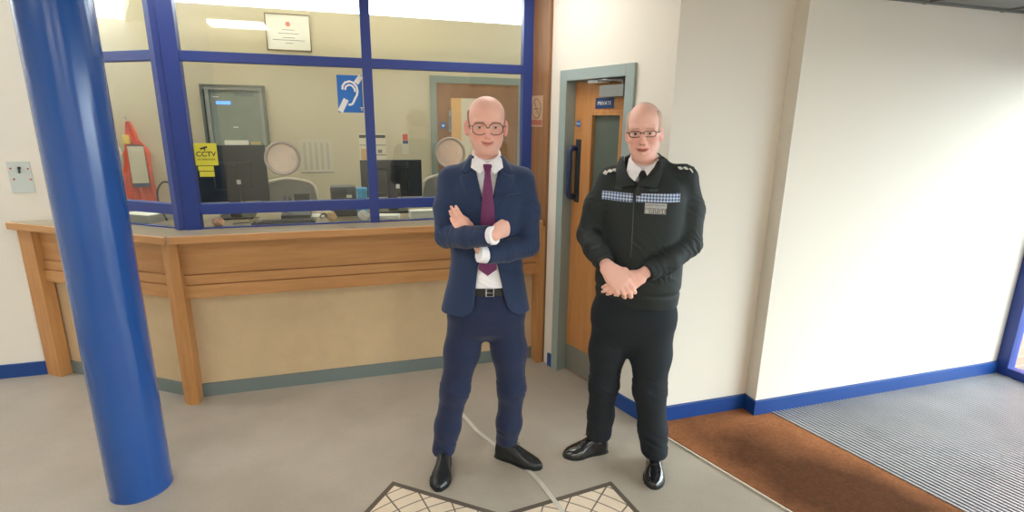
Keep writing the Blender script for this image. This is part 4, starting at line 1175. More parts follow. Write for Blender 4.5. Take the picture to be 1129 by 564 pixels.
def spectacles(h, par, label, style):
    t = bpy.data.objects.new('spectacles', None); COL.objects.link(t); t.parent = par; t['label'] = label
    fm = style['mat']
    for s_ in (-1, 1):
        loop = []
        for k in range(40):
            a = 2*math.pi*k/40; e = style['sq']
            cx = math.copysign(abs(math.cos(a))**e, math.cos(a)); sz = math.copysign(abs(math.sin(a))**e, math.sin(a))
            x = s_*(0.0335+style['w']*cx*s_); z = style['z']+style['h']*sz
            y = -0.1035+6.5*(abs(x)-0.02)**2*(1 if abs(x) > 0.02 else 0)
            loop.append((x, y, z))
        MB().tube([tuple(h.W(p)) for p in loop], style['r'], seg=8, closed=True).out('rim', fm, t, smooth=True)
        lm_ = MB(); vs = [lm_.bm.verts.new(h.W((p[0]*0.999, p[1], p[2]))) for p in loop]; vb = [lm_.bm.verts.new(h.W((p[0], p[1]+0.0012, p[2]))) for p in loop]
        lm_.bm.faces.new(vs); lm_.bm.faces.new(vb[::-1])
        for k in range(40): lm_.bm.faces.new((vs[k], vs[(k+1) % 40], vb[(k+1) % 40], vb[k]))
        lm_.out('lens', M['lens'], t)
        ex = s_*(0.0335+style['w'])
        tp_ = [(ex, -0.1035+6.5*(abs(ex)-0.02)**2, style['z']+style['h']*0.45), (s_*0.0765, -0.080, style['z']+style['h']*0.45), (s_*0.0825, -0.03, style['z']+0.004), (s_*0.0815, 0.008, style['z']+0.002), (s_*0.080, 0.028, style['z']-0.016)]
        MB().tube([tuple(h.W(p)) for p in tp_], style['r']*0.9, seg=8).out('temple', fm, t, smooth=True)
    bw_ = 0.0335-style['w']
    MB().tube([tuple(h.W(p)) for p in ((-bw_, -0.1035, style['z']+0.003), (-bw_*0.4, -0.107, style['z']+0.0055), (bw_*0.4, -0.107, style['z']+0.0055), (bw_, -0.1035, style['z']+0.003))], style['r'], seg=8).out('bridge', fm, t, smooth=True)

def hair(h, par, m, label, mask, thick, res=0.003):
    c = h.c
    fd = Fld(axis([(c[0]-0.11, c[0]+0.11, res)]), axis([(c[1]-0.13, c[1]+0.13, res)]), axis([(c[2]-0.08, c[2]+0.14, res)]))
    skull(fd, h)
    X, Y, Z = np.meshgrid(*fd.ax, indexing='ij')
    L = h.L(np.stack([X.ravel(), Y.ravel(), Z.ravel()], 1)); mk = mask(L[:, 0], L[:, 1], L[:, 2]).reshape(X.shape)
    rng = np.random.default_rng(4)
    strand = 0.0008*np.sin(L[:, 1]*420+L[:, 2]*160+3*np.sin(L[:, 0]*130)).reshape(X.shape)
    fd.F = (fd.F-(thick*mk+strand*mk-0.006*(1-mk))).astype(np.float32)
    o = fd.out('hair', m, par); o['label'] = label
    return o

def shoe(par, name, heel, toe, m, label=None, ht=0.10, w=0.046, res=0.0035, gloss_toe=0):
    """heel and toe points on the ground in the person's frame"""
    heel = np.array(heel, float); toe = np.array(toe, float); d = toe-heel; Ln = np.linalg.norm(d); d /= Ln; ang = math.atan2(d[1], d[0])
    fd = Fld(axis([(-0.02, Ln+0.02, res)]), axis([(-0.07, 0.07, res)]), axis([(-0.01, 0.15, res)]))
    sX = np.array([0, 0.02, 0.06, 0.10, 0.14, 0.18, 0.21, 0.24, 0.26, 0.275])/0.275*Ln
    Wd = np.array([0.026, 0.034, 0.037, 0.036, 0.040, w, w*0.98, w*0.82, w*0.55, w*0.25])
    Ht = np.array([ht*0.85, ht, ht*1.02, ht*1.0, ht*0.80, ht*0.60, ht*0.50, ht*0.43, ht*0.37, ht*0.28])
    off = np.array([0, 0, 0, 0.001, 0.002, 0.002, 0.001, 0, 0, 0])
    def fn(X, Y, Z):
        xs_ = X.ravel(); W_ = np.interp(xs_, sX, Wd).reshape(X.shape); H_ = np.interp(xs_, sX, Ht).reshape(X.shape); O_ = np.interp(xs_, sX, off).reshape(X.shape)
        u = (Y-O_)/W_; v = np.maximum(Z-0.010, 0)/(H_-0.010)
        q = (np.abs(u)**2.5+np.abs(v)**2.2)**(1/2.4)
        dd = (q-1)*np.minimum(W_, H_)
        return np.maximum(np.maximum(dd, -(Z-0.008)), np.maximum(-X+0.001, X-Ln))
    fd.op(fn, (-1, -1, -1), (2, 2, 2), 0.001)
    for cx_ in (0.155, 0.172): fd.cap((cx_/0.275*Ln, -0.05, 0.075), (cx_/0.275*Ln, 0.05, 0.075), 0.0, 0.0, 0.001, 's')
    fd.folds((0.185/0.275*Ln, 0, 0.05), (1, 0, 0), 0.02, 0.0012, 0.012, 0.09)
    root = fd.out(name, m, par, relax=2)
    root.location = (heel[0], heel[1], 0); root.rotation_euler = (0, 0, ang)
    if label: root['label'] = label
    sp_ = MB(); a_ = []; b_ = []
    for x_, w_ in zip(sX, Wd): a_.append((x_, w_+0.003)); b_.append((x_, -w_-0.003))
    sp_.prism([(sX[0]-0.002, 0)] + a_ + [(Ln+0.003, 0)] + b_[::-1], 0.0, 0.012); sp_.out('sole', M['black'], root)
    lc = MB()
    def top(x): return float(np.interp(x, sX, Ht))
    for k in range(4):
        x = (0.105+0.019*k)/0.275*Ln; zt = top(x)+0.0005
        lc.tube([(x-0.004, -0.017, zt-0.006), (x, 0, zt+0.001), (x+0.004, 0.017, zt-0.006)], 0.0019, seg=6)
    x = 0.10/0.275*Ln; zt = top(x)
    for s_ in (-1, 1):
        lc.tube([(x, 0, zt+0.002), (x+0.008, s_*0.014, zt+0.012), (x+0.016, s_*0.028, zt+0.004), (x+0.008, s_*0.016, zt-0.001), (x, 0, zt+0.002)], 0.0016, seg=6)
        lc.tube([(x, 0, zt+0.002), (x+0.014, s_*0.010, zt+0.002), (x+0.028, s_*0.026, zt-0.012)], 0.0016, seg=6)
    lc.out('laces', M['black'], root)
    return root

def poly_mask(X, Z, poly):
    """signed distance-like mask of a polygon in (x, z): 1 inside with a soft 3 mm edge"""
    d = np.full(np.broadcast(X, Z).shape, 1e9); ins = np.zeros(d.shape, bool); n = len(poly)
    for i in range(n):
        (x0, z0), (x1, z1) = poly[i], poly[(i+1) % n]
        ex, ez_ = x1-x0, z1-z0; t = np.clip(((X-x0)*ex+(Z-z0)*ez_)/(ex*ex+ez_*ez_+1e-12), 0, 1)
        d = np.minimum(d, np.hypot(X-x0-t*ex, Z-z0-t*ez_))
        c_ = ((z0 > Z) != (z1 > Z)) & (X < (x1-x0)*(Z-z0)/(z1-z0+1e-12)+x0); ins ^= c_
    return np.clip(np.where(ins, d, -d)/0.003+0.5, 0, 1)
# ------------------------------------------------------------------ the man in the suit
def person(name_label, base):
    rz = math.atan2(base[1], base[0])-math.pi/2
    return thing('person', name_label, 'person', (base[0], base[1], 0), rz)

M['suit'] = mat('navy_suit', rgb(38, 54, 86), 0.75, spec=0.25, var=0.10, vscale=140, bump=0.05, bscale=300, sheen=0.15)
M['trousers'] = mat('navy_trousers', rgb(30, 40, 70), 0.75, spec=0.25, var=0.10, vscale=140, bump=0.05, bscale=300, sheen=0.15)
M['shirt'] = mat('white_shirt', rgb(240, 240, 244), 0.7, spec=0.2)
M['tie'] = mat('magenta_tie', rgb(106, 42, 90), 0.5, spec=0.4, var=0.12, vscale=160)
M['leather'] = mat('black_leather', rgb(30, 32, 34), 0.32, spec=0.5, bump=0.04, bscale=120)
M['patent'] = mat('polished_leather', rgb(22, 24, 28), 0.14, spec=0.6, coat=0.6)
M['chrome'] = mat('chrome', rgb(210, 210, 205), 0.2, metal=1.0)

sp_ = person('person in navy suit and purple tie standing with arms folded', (0.53, 2.33))
CX = 0.057
hs = Head((0.056, -0.004, 1.683), R(2), R(0), R(4), (1.03, 1.0, 1.0))
st = dict(skin=(236, 184, 166), flush=(228, 140, 126), stubble=(176, 136, 122), stub=0.30, lip=(206, 116, 108), brow=(120, 84, 66), browk=0.55, smile=0.0075, open=0.0)
S1, E1, W1 = (-0.098, 0.03, 1.440), (-0.122, -0.060, 1.205), (0.082, -0.252, 1.248)
S2, E2, W2 = (0.212, 0.03, 1.435), (0.243, -0.050, 1.160), (0.046, -0.178, 1.152)

def make_suit_body():
    fd = Fld(axis([(-0.30, -0.06, 0.0035), (-0.06, 0.175, 0.0024), (0.175, 0.32, 0.0035)]), axis([(-0.33, 0.15, 0.003)]),
             axis([(0.02, 1.10, 0.008), (1.10, 1.40, 0.003), (1.40, 1.54, 0.005), (1.54, 1.83, 0.0024)]))
    face(fd, hs, st)
    fd.cap(hs.W((0, 0.022, -0.07)), (CX, 0.034, 1.48), 0.0545, 0.060, 0.02)
    fd.chain([(CX, 0.03, 1.44), (CX, 0.02, 1.2), (CX, 0.02, 0.90)], [0.07, 0.075, 0.08], 0.03)
    for S_, E_, W_ in ((S1, E1, W1), (S2, E2, W2)):
        fd.chain([(CX, 0.03, 1.43), S_, E_, W_], [0.05, 0.04, 0.034, 0.0255], 0.02)
    for hip, kn, an in (((-0.02, 0.02, 0.86), (-0.09, -0.01, 0.46), (-0.160, 0.02, 0.08)), ((0.134, 0.02, 0.86), (0.176, -0.01, 0.46), (0.160, 0.035, 0.10))):
        fd.chain([hip, kn, an], [0.06, 0.045, 0.03], 0.03)
    # right hand lying on the left arm, fingers tucked behind the biceps
    hand(fd, (0.090, -0.244, 1.258), (0.68, 0.72, 0.12), (0.62, -0.76, 0.15), -1, [(0.95, 0.9, 0.7)]*4,
         [(0.9, 0.25, -0.2), (0.95, 0.05, -0.35), (0.9, 0.0, -0.5)], 0.74)
    fd.chain([W2, (0.028, -0.164, 1.172), (-0.004, -0.150, 1.215)], [0.0250, 0.022, 0.022], 0.02)
    # left hand over the right biceps, fingers pointing up
    hand(fd, (-0.010, -0.152, 1.214), (-0.62, 0.10, 0.78), (-0.25, -0.95, 0.0), 1, [(0.12, 0.22, 0.2), (0.10, 0.2, 0.2), (0.14, 0.22, 0.2), (0.22, 0.25, 0.2)],
         [(0.8, 0.1, -0.5), (0.95, -0.1, -0.2), (0.95, -0.2, -0.1)], 0.84, spread=0.03)
    return fd.out('body', M['skin'], sp_, skin_color(hs, st))
sb = make_suit_body()
eyes(hs, sp_)
spectacles(hs, sp_, 'brown rounded spectacles', dict(mat=mat('spectacle_brown', rgb(92, 66, 60), 0.3), sq=0.82, w=0.0285, h=0.0240, z=-0.005, r=0.0019))
def mask_s(x, y, z):
    side = smooth01(np.abs(x)-0.35*np.maximum(y, 0), 0.056, 0.068); back = smooth01(y, 0.035, 0.055)
    zt = 1-smooth01(z, 0.055+0.25*np.maximum(y, 0), 0.080+0.25*np.maximum(y, 0)); zb = smooth01(z, -0.020-0.55*np.maximum(y-0.02, 0), -0.008-0.55*np.maximum(y-0.02, 0))
    fr = smooth01(y, -0.034, -0.022)
    return np.maximum(side*fr, back)*zt*zb
hair(hs, sp_, mat('cropped_hair', rgb(150, 116, 98), 0.9, var=0.2, vscale=200), 'closely cropped brown hair at the sides of a bald head', mask_s, 0.0040)

T = [(0.835, CX-0.006, 0.018, 0.212, 0.128), (0.90, CX-0.004, 0.018, 0.198, 0.128), (0.98, CX, 0.018, 0.180, 0.124), (1.06, CX, 0.018, 0.168, 0.120), (1.14, CX, 0.018, 0.166, 0.122),
     (1.24, CX, 0.018, 0.174, 0.128), (1.34, CX, 0.020, 0.180, 0.128), (1.40, CX, 0.022, 0.178, 0.120), (1.45, CX, 0.026, 0.160, 0.104), (1.49, CX, 0.030, 0.120, 0.088), (1.53, CX, 0.032, 0.085, 0.078), (1.556, CX, 0.034, 0.076, 0.074)]
def make_jacket():
    h = 0.0042
    fd = Fld(axis([(-0.24, 0.35, h)]), axis([(-0.34, 0.19, h)]), axis([(0.82, 1.575, h)]))
    fd.loft(T)
    for s_, S_ in ((-1, S1), (1, S2)):
        fd.cap((CX+s_*0.06, 0.034, 1.492), (S_[0]+s_*0.002, 0.03, 1.446), 0.040, 0.056, 0.035)
    fd.folds((CX, -0.1, 1.10), (0.15, 0, 1), 0.09, 0.0030, 0.055, 0.22)
    # opening over the shirt
    zz = [0.80, 0.835, 0.85, 0.88, 0.95, 1.08, 1.135, 1.14, 1.262, 1.275, 1.545, 1.60]
    xl = [-0.085, -0.055, -0.022, -0.004, 0.002, 0.018, 0.050, 0.08, 0.08, 0.056, -0.004, -0.006]
    xr = [0.235, 0.200, 0.172, 0.150, 0.130, 0.102, 0.060, 0.04, 0.04, 0.060, 0.120, 0.122]
    def cut(X, Y, Z):
        a = np.interp(Z.ravel(), zz, xl).reshape(Z.shape); b = np.interp(Z.ravel(), zz, xr).reshape(Z.shape)
        dp = -0.028+0.075*smooth01(Z, 1.465, 1.525)
        return np.maximum(np.maximum(a-X, X-b), Y-dp)
    fd.op(cut, (-0.1, -0.3, 0.80), (0.25, 0.06, 1.6), 0.004, 's')
    # lapels: raised leaf on each front
    S = fd.sl((-0.2, -0.3, 1.2), (0.3, 0.03, 1.57)); X, Y, Z = fd.grid(S)
    for sg in (-1, 1):
        c_ = lambda p: (CX+0.001+sg*p[0], p[1])
        up_ = [c_(p) for p in ((0.055, 1.56), (0.085, 1.54), (0.112, 1.492), (0.098, 1.480), (0.058, 1.50))]
        lo_ = [c_(p) for p in ((0.052, 1.50), (0.098, 1.472), (0.118, 1.470), (0.105, 1.425), (0.014, 1.262), (-0.004, 1.262))]
        for pl_ in (up_, lo_):
            fd.F[S] -= (0.0062*poly_mask(X[:, 0, :], Z[:, 0, :], pl_)[:, None, :]*np.ones_like(Y)).astype(np.float32)
    # sleeves
    fd.chain([S1, ((S1[0]+E1[0])/2-0.008, -0.010, 1.325), E1], [0.066, 0.061, 0.053], 0.022)
    fd.chain([S2, ((S2[0]+E2[0])/2+0.010, -0.006, 1.305), E2], [0.066, 0.061, 0.053], 0.022)
    for pts_, rr_ in (([E2, (0.142, -0.128, 1.152), (0.048, -0.180, 1.150)], [0.053, 0.050, 0.044]), ([E1, (-0.03, -0.165, 1.222), (0.068, -0.243, 1.245)], [0.052, 0.050, 0.043])):
        tw = fd.twin(); tw.chain(pts_, rr_, 0.01); e_ = np.array(pts_[2]); d_ = nz_(e_-np.array(pts_[1]))
        tw.cyl(e_, e_+d_*0.09, 0.07, 0.003, 's'); fd.merge(tw, 0.010)
    for c_, n_, am in (((-0.10, -0.08, 1.215), (1, -0.6, 0.3), 0.004), ((0.22, -0.07, 1.165), (1, 0.6, -0.2), 0.004), ((-0.115, 0, 1.33), (0.1, 0.2, 1), 0.0025), ((0.235, 0, 1.32), (0.1, 0.2, 1), 0.0025), ((0.13, -0.14, 1.15), (1, 0.6, 0.2), 0.003), ((0.0, -0.19, 1.23), (1, -0.8, 0.1), 0.003)):
        fd.folds(c_, n_, 0.055, am, 0.034, 0.075)
    fd.wrinkle(0.0016, (26, 52), 3)
    return fd.out('suit_jacket', M['suit'], sp_)
jk = make_jacket(); jk['label'] = 'navy single-breasted suit jacket'

def make_shirt():
    h = 0.0045
    fd = Fld(axis([(-0.20, 0.31, h)]), axis([(-0.32, 0.16, h)]), axis([(0.90, 1.60, 0.0035)]))
    fd.loft([(0.962, CX, 0.018, 0.182, 0.1245)]+[r for r in T if 0.97 < r[0] < 1.50], grow=-0.015)
    fd.loft([(1.44, CX, 0.028, 0.10, 0.080), (1.48, CX, 0.030, 0.078, 0.070), (1.51, CX, 0.030, 0.0655, 0.0655), (1.58, CX, 0.026, 0.0635, 0.0635)], k=0.02)
    fd.op(lambda X, Y, Z: (1.570+0.50*(Y-0.03))-Z+0*X, (-0.1, -0.2, 1.45), (0.2, 0.2, 1.6), 0.002, 's')
    # cuffs
    d_ = nz_((0.098, -0.078, 0.023)); e_ = np.array((0.060, -0.237, 1.243)); fd.cyl(e_, e_+d_*0.034, 0.0385, 0.003)
    d_ = nz_((-0.094, -0.035, 0.02)); e_ = np.array((0.056, -0.177, 1.149)); fd.cyl(e_, e_+d_*0.042, 0.0395, 0.003)
    fd.folds((CX, -0.1, 0.99), (0.3, 0, 1), 0.05, 0.0028, 0.03, 0.12)
    o = fd.out('shirt', M['shirt'], sp_)
    m_ = MB()
    for sg in (-1, 1):
        P = lambda x, y, z: (CX+sg*x, y, z)
        m_.slab([P(0.062, 0.000, 1.566), P(0.034, -0.040, 1.546), P(0.004, -0.058, 1.526), P(0.030, -0.097, 1.482), P(0.070, -0.060, 1.508)], (0, -0.006, 0.001))
    c_ = m_.out('collar', M['shirt'], o); return o
sh = make_shirt()
sh['label'] = 'white shirt with pointed collar'
tie = MB()
rows = []
for (z, w_, y) in ((1.523, 0.018, -0.066), (1.512, 0.019, -0.078), (1.490, 0.0125, -0.088), (1.47, 0.0145, -0.095), (1.42, 0.021, -0.104), (1.34, 0.028, -0.116), (1.25, 0.033, -0.121), (1.12, 0.038, -0.116), (1.065, 0.041, -0.115), (1.036, 0.002, -0.116)):
    rows.append([(CX+0.002+w_*k/3, y-0.004*math.cos(k/3*1.4), z) for k in (-3, -2, -1, 0, 1, 2, 3)])
tie.grid_slab(rows, (0, 0.006, 0)); tie.out('tie', M['tie'], sp_, smooth=True)['label'] = 'plain purple tie'

def make_trousers(par, m, rows, legs, kcrotch, h=0.0055, zmin=0.02, foldamp=0.0035, label=None, hemr=None):
    fd = Fld(axis([(-0.33, 0.36, h)]), axis([(-0.20, 0.24, h)]), axis([(zmin, rows[-1][0]+0.01, h)]))
    fd.loft(rows)
    F2 = None
    for (P_, r_) in legs:
        fd.chain(P_, r_, kcrotch)
    for (P_, r_) in legs:
        kn, an = P_[2] if len(P_) > 3 else P_[1], P_[-1]
        fd.folds((kn[0], kn[1], kn[2]), (0.25, 0, 1), 0.08, foldamp*0.7, 0.055, 0.12)
        fd.folds((an[0], an[1], an[2]+0.07), (0.2, 0.3, 1), 0.06, foldamp, 0.042, 0.12)
    fd.wrinkle(0.0022, (15, 34), 5)
    for (P_, r_) in legs:   # hem cut
        an = P_[-1]; zc = an[2]
        fd.op(lambda X, Y, Z: Z-(zc-0.0)-0.22*(Y-an[1])+0*X, (an[0]-0.14, an[1]-0.16, -0.1), (an[0]+0.14, an[1]+0.18, zc+0.06), 0.003, 's')
    o = fd.out('trousers', m, par)
    if label: o['label'] = label
    return o
RT = [(0.685, CX, 0.020, 0.04, 0.05), (0.73, CX, 0.020, 0.125, 0.100), (0.80, CX, 0.020, 0.176, 0.122), (0.86, CX, 0.020, 0.178, 0.122), (0.92, CX, 0.020, 0.163, 0.112), (0.955, CX, 0.020, 0.154, 0.106)]
make_trousers(sp_, M['trousers'], RT,
    [([(-0.030, 0.020, 0.82), (-0.062, 0.008, 0.62), (-0.098, -0.008, 0.43), (-0.138, 0.005, 0.22), (-0.162, 0.012, 0.075)], [0.096, 0.083, 0.067, 0.060, 0.058]),
     ([(0.142, 0.020, 0.82), (0.166, 0.006, 0.62), (0.179, -0.008, 0.43), (0.171, 0.015, 0.22), (0.162, 0.040, 0.105)], [0.097, 0.083, 0.066, 0.060, 0.057])], 0.040, label='navy suit trousers')
bl = MB(); rows = []
N = 48
ring = [(CX+0.166*math.cos(2*math.pi*k/N), 0.020+0.1165*math.sin(2*math.pi*k/N)) for k in range(N)]
b2 = bl.bm
A_ = [b2.verts.new((x, y, 0.932)) for x, y in ring]; B_ = [b2.verts.new((x, y, 0.968)) for x, y in ring]
for k in range(N): b2.faces.new((A_[k], A_[(k+1) % N], B_[(k+1) % N], B_[k]))
b2.faces.new(A_[::-1]); b2.faces.new(B_)
belt = bl.out('belt', M['leather'], sp_); belt['label'] = 'black leather belt'
m_ = MB(); bx_, by_, bz_ = CX+0.012, -0.1000, 0.950
m_.tube([(bx_-0.017, by_, bz_-0.017), (bx_+0.017, by_, bz_-0.017), (bx_+0.017, by_, bz_+0.017), (bx_-0.017, by_, bz_+0.017)], 0.0032, seg=6, closed=True)
m_.tube([(bx_-0.017, by_, bz_), (bx_+0.012, by_-0.002, bz_)], 0.002, seg=6)
m_.out('buckle', M['chrome'], belt)['label'] = 'silver square buckle'
shoe(sp_, 'shoe', (-0.158, 0.062), (-0.176, -0.208), M['leather'], 'black lace-up shoe pointing at the viewer', w=0.050)
shoe(sp_, 'shoe', (0.112, 0.072), (0.334, -0.062), M['leather'], 'black lace-up shoe turned outwards')
m_ = MB()
for k in range(3):
    m_.sphere((0.040+0.014*k-0.006, -0.268+0.0+0.006*(2-k), 1.214+0.001*k), 0.005, 10, (1, 0.6, 1))
m_.out('cuff_buttons', M['navy'], jk)
MB().slab([(0.135, -0.118, 1.385), (0.205, -0.098, 1.392), (0.205, -0.098, 1.402), (0.135, -0.118, 1.396)], (0, 0.012, 0)).out('breast_pocket_welt', M['suit'], jk)
# ------------------------------------------------------------------ the police officer
M['pjacket'] = mat('black_jacket', rgb(43, 49, 50), 0.7, spec=0.3, var=0.10, vscale=120, bump=0.06, bscale=240)
M['ptrousers'] = mat('black_trousers', rgb(33, 38, 44), 0.8, spec=0.25, var=0.10, vscale=120, bump=0.05, bscale=260)
M['ptie'] = mat('black_tie', rgb(20, 22, 26), 0.5)
po = person('person in black police jacket with hands clasped in front', (1.22, 2.13))
hp = Head((0.028, -0.002, 1.664), R(-4), R(-3), R(3), (0.91, 0.98, 1.0))
sq = dict(skin=(240, 190, 174), flush=(232, 142, 132), stubble=(214, 160, 146), stub=0.25, lip=(208, 122, 114), brow=(176, 136, 116), browk=0.5, smile=0.004, open=0.005, ear=0.004)
PX = 0.050
YAW = R(-13)
A1, B1, C1 = (-0.095, 0.035, 1.440), (-0.186, 0.005, 1.195), (-0.098, -0.178, 1.104)
A2, B2, C2 = (0.208, 0.030, 1.456), (0.250, -0.020, 1.185), (0.072, -0.190, 1.082)
def make_police_body():
    fd = Fld(axis([(-0.26, -0.12, 0.0035), (-0.12, 0.13, 0.0024), (0.13, 0.30, 0.0035)]), axis([(-0.31, 0.16, 0.003)]),
             axis([(0.02, 0.93, 0.008), (0.93, 1.15, 0.003), (1.15, 1.51, 0.006), (1.51, 1.81, 0.0024)]))
    face(fd, hp, sq)
    fd.cap(hp.W((0, 0.022, -0.07)), (PX-0.008, 0.034, 1.47), 0.0545, 0.062, 0.02)
    fd.chain([(PX, 0.03, 1.43), (PX, 0.02, 1.2), (PX-0.01, 0.02, 0.88)], [0.07, 0.08, 0.09], 0.03)
    for S_, E_, W_ in ((A1, B1, C1), (A2, B2, C2)):
        fd.chain([(PX, 0.03, 1.42), S_, E_, W_], [0.05, 0.042, 0.036, 0.026], 0.02)
    for hip, kn, an in (((-0.035, 0.03, 0.84), (-0.078, 0.0, 0.45), (-0.085, 0.06, 0.10)), ((0.112, 0.03, 0.84), (0.134, -0.01, 0.45), (0.190, 0.03, 0.09))):
        fd.chain([hip, kn, an], [0.06, 0.045, 0.03], 0.03)
    # left hand underneath
    hand(fd, (0.052, -0.196, 1.062), (-0.86, -0.20, -0.46), (0.1, -0.86, 0.25), 1, [(0.10, 0.25, 0.3), (0.12, 0.3, 0.3), (0.16, 0.35, 0.35), (0.2, 0.4, 0.4)],
         [(0.75, 0.5, 0.0), (0.95, 0.1, -0.2), (0.95, 0.0, -0.3)], 0.92, spread=0.0)
    # right hand on top, fingers wrapping round
    hand(fd, (-0.088, -0.200, 1.094), (0.66, -0.42, -0.62), (0.05, -0.80, 0.58), -1, [(0.25, 0.85, 0.8), (0.35, 0.9, 0.8), (0.40, 0.95, 0.8), (0.45, 1.0, 0.8)],
         [(0.75, 0.62, 0.2), (0.95, 0.15, -0.1), (0.9, -0.1, -0.45)], 1.02)
    return fd.out('body', M['skin'], po, skin_color(hp, sq))
make_police_body()
eyes(hp, po)
spectacles(hp, po, 'narrow dark-rimmed spectacles', dict(mat=mat('spectacle_dark', rgb(58, 44, 44), 0.3), sq=0.62, w=0.0265, h=0.0125, z=-0.001, r=0.0016))
def mask_p(x, y, z):
    side = smooth01(np.abs(x)-0.3*np.maximum(y, 0), 0.054, 0.066); back = smooth01(y, 0.03, 0.055)
    zt = 1-smooth01(z, 0.080+0.25*np.maximum(y, 0), 0.105+0.25*np.maximum(y, 0)); zb = smooth01(z, -0.012-0.75*np.maximum(y-0.015, 0), 0.0-0.75*np.maximum(y-0.015, 0))
    fr = smooth01(y, -0.052, -0.036)
    top = smooth01(y+0.55*(z-0.09), -0.018, 0.035)*smooth01(z, 0.06, 0.09)*0.75
    return np.maximum(np.maximum(side*fr, back)*zt*zb, top)
hair(hp, po, mat('grey_blond_hair', rgb(204, 178, 158), 0.8, var=0.2, vscale=240), 'short greying fair hair, thin on top', mask_p, 0.0060)

U = [(0.885, PX-0.005, 0.020, 0.190, 0.132), (0.93, PX-0.005, 0.018, 0.196, 0.140), (0.98, PX-0.004, 0.016, 0.200, 0.150), (1.06, PX, 0.012, 0.196, 0.156), (1.14, PX, 0.012, 0.192, 0.154), (1.24, PX, 0.014, 0.192, 0.148),
     (1.34, PX+0.004, 0.016, 0.192, 0.140), (1.40, PX+0.006, 0.020, 0.186, 0.128), (1.45, PX+0.008, 0.026, 0.166, 0.108), (1.49, PX+0.006, 0.030, 0.125, 0.092), (1.53, PX-0.002, 0.032, 0.090, 0.082), (1.548, PX-0.006, 0.032, 0.084, 0.078)]
FRX = lambda y: PX-0.010+(y-0.02)*math.tan(-YAW)*1.0     # the zip line lies where the turned chest faces forward
def make_police_jacket():
    h = 0.0042
    fd = Fld(axis([(-0.27, 0.34, h)]), axis([(-0.32, 0.20, h)]), axis([(0.87, 1.585, h)]))
    fd.loft(U, yaw=YAW, c0=(PX, 0.02))
    for sg, S_ in ((-1, A1), (1, A2)):
        fd.cap((PX+sg*0.07, 0.036, 1.494), (S_[0], 0.034, S_[2]+0.006), 0.042, 0.058, 0.035)
    # gathered waistband
    fd.op(lambda X, Y, Z: 0.006*np.exp(-((Z-0.955)/0.010)**2)+0*X+0*Y, (-0.3, -0.3, 0.92), (0.4, 0.3, 0.99), mode='add')
    # neck opening
    zc = [1.40, 1.452, 1.50, 1.56, 1.60]; wl_ = [-0.01, 0.0, 0.046, 0.080, 0.082]; 
    def cut(X, Y, Z):
        w_ = np.interp(Z.ravel(), zc, wl_).reshape(Z.shape); cx_ = FRX(-0.10)+(Z-1.452)*0.18
        return np.maximum(np.abs(X-cx_)-w_, Y+0.010-0.05*smooth01(Z, 1.47, 1.53))
    fd.op(cut, (-0.1, -0.3, 1.40), (0.2, 0.06, 1.6), 0.004, 's')
    # stand of the collar round the back of the neck
    fd.chain([(PX-0.012-0.078, 0.020, 1.548), (PX-0.010-0.055, 0.075, 1.558), (PX-0.012, 0.102, 1.560), (PX-0.010+0.055, 0.075, 1.558), (PX-0.010+0.078, 0.020, 1.550)], [0.010, 0.013, 0.014, 0.013, 0.010], 0.010)
    cc = FRX(-0.10)
    # sleeves
    fd.chain([A1, (-0.152, 0.030, 1.32), B1], [0.070, 0.069, 0.060], 0.025)
    fd.chain([A2, (0.243, 0.016, 1.33), B2], [0.070, 0.069, 0.062], 0.025)
    for pts_, rr_ in (([B2, (0.165, -0.125, 1.125), (0.078, -0.186, 1.084)], [0.062, 0.056, 0.043]), ([B1, (-0.150, -0.085, 1.150), (-0.101, -0.172, 1.107)], [0.060, 0.056, 0.043])):
        tw = fd.twin(); tw.chain(pts_, rr_, 0.01); e_ = np.array(pts_[2]); d_ = nz_(e_-np.array(pts_[1]))
        tw.cyl(e_, e_+d_*0.09, 0.07, 0.003, 's'); fd.merge(tw, 0.014)
    for c_, n_, am in (((-0.18, -0.02, 1.20), (0.3, -0.6, 1), 0.005), ((0.24, -0.04, 1.18), (0.6, 0.6, 1), 0.005), ((-0.13, -0.12, 1.13), (0.4, -1, -0.5), 0.004), ((0.13, -0.15, 1.11), (1, 0.5, 0.4), 0.004), ((-0.14, 0.02, 1.34), (0.1, 0.2, 1), 0.003), ((0.235, 0.01, 1.34), (0.1, 0.2, 1), 0.003), ((PX, -0.13, 1.17), (0.5, 0, 1), 0.003), ((PX+0.1, -0.13, 1.06), (-0.5, 0, 1), 0.004)):
        fd.folds(c_, n_, 0.06, am, 0.042, 0.085)
    fd.wrinkle(0.0022, (22, 46), 9)
    return fd, fd.out('jacket', M['pjacket'], po)
pf, pj = make_police_jacket(); pj['label'] = 'black zipped uniform jacket'

cc = FRX(-0.10)
for sg in (-1, 1):
    inner = [(0.074, 0.030, 1.556), (0.072, -0.004, 1.546), (0.064, -0.042, 1.520), (0.038, -0.086, 1.480), (0.006, -0.112, 1.444)]
    outer = [(0.090, 0.034, 1.552), (0.098, -0.004, 1.530), (0.100, -0.040, 1.500), (0.094, -0.080, 1.465), (0.082, -0.100, 1.432)]
    rows = []
    for (a, b) in zip(inner, outer):
        rr = []
        for q in range(5):
            t_ = q/4; x = cc+sg*(a[0]+(b[0]-a[0])*t_)+0.10*max(0, (a[2]-1.46))*1.0; z = a[2]+(b[2]-a[2])*t_; y = a[1]+(b[1]-a[1])*t_
            fy = pf.front(x, z)
            if fy is not None: y = min(y, fy-0.004)
            rr.append((x, y-0.007*math.sin(math.pi*t_), z))
        rows.append(rr)
    MB().grid_slab(rows, (0, -0.006, 0.002)).out('collar', M['pjacket'], pj, smooth=True)

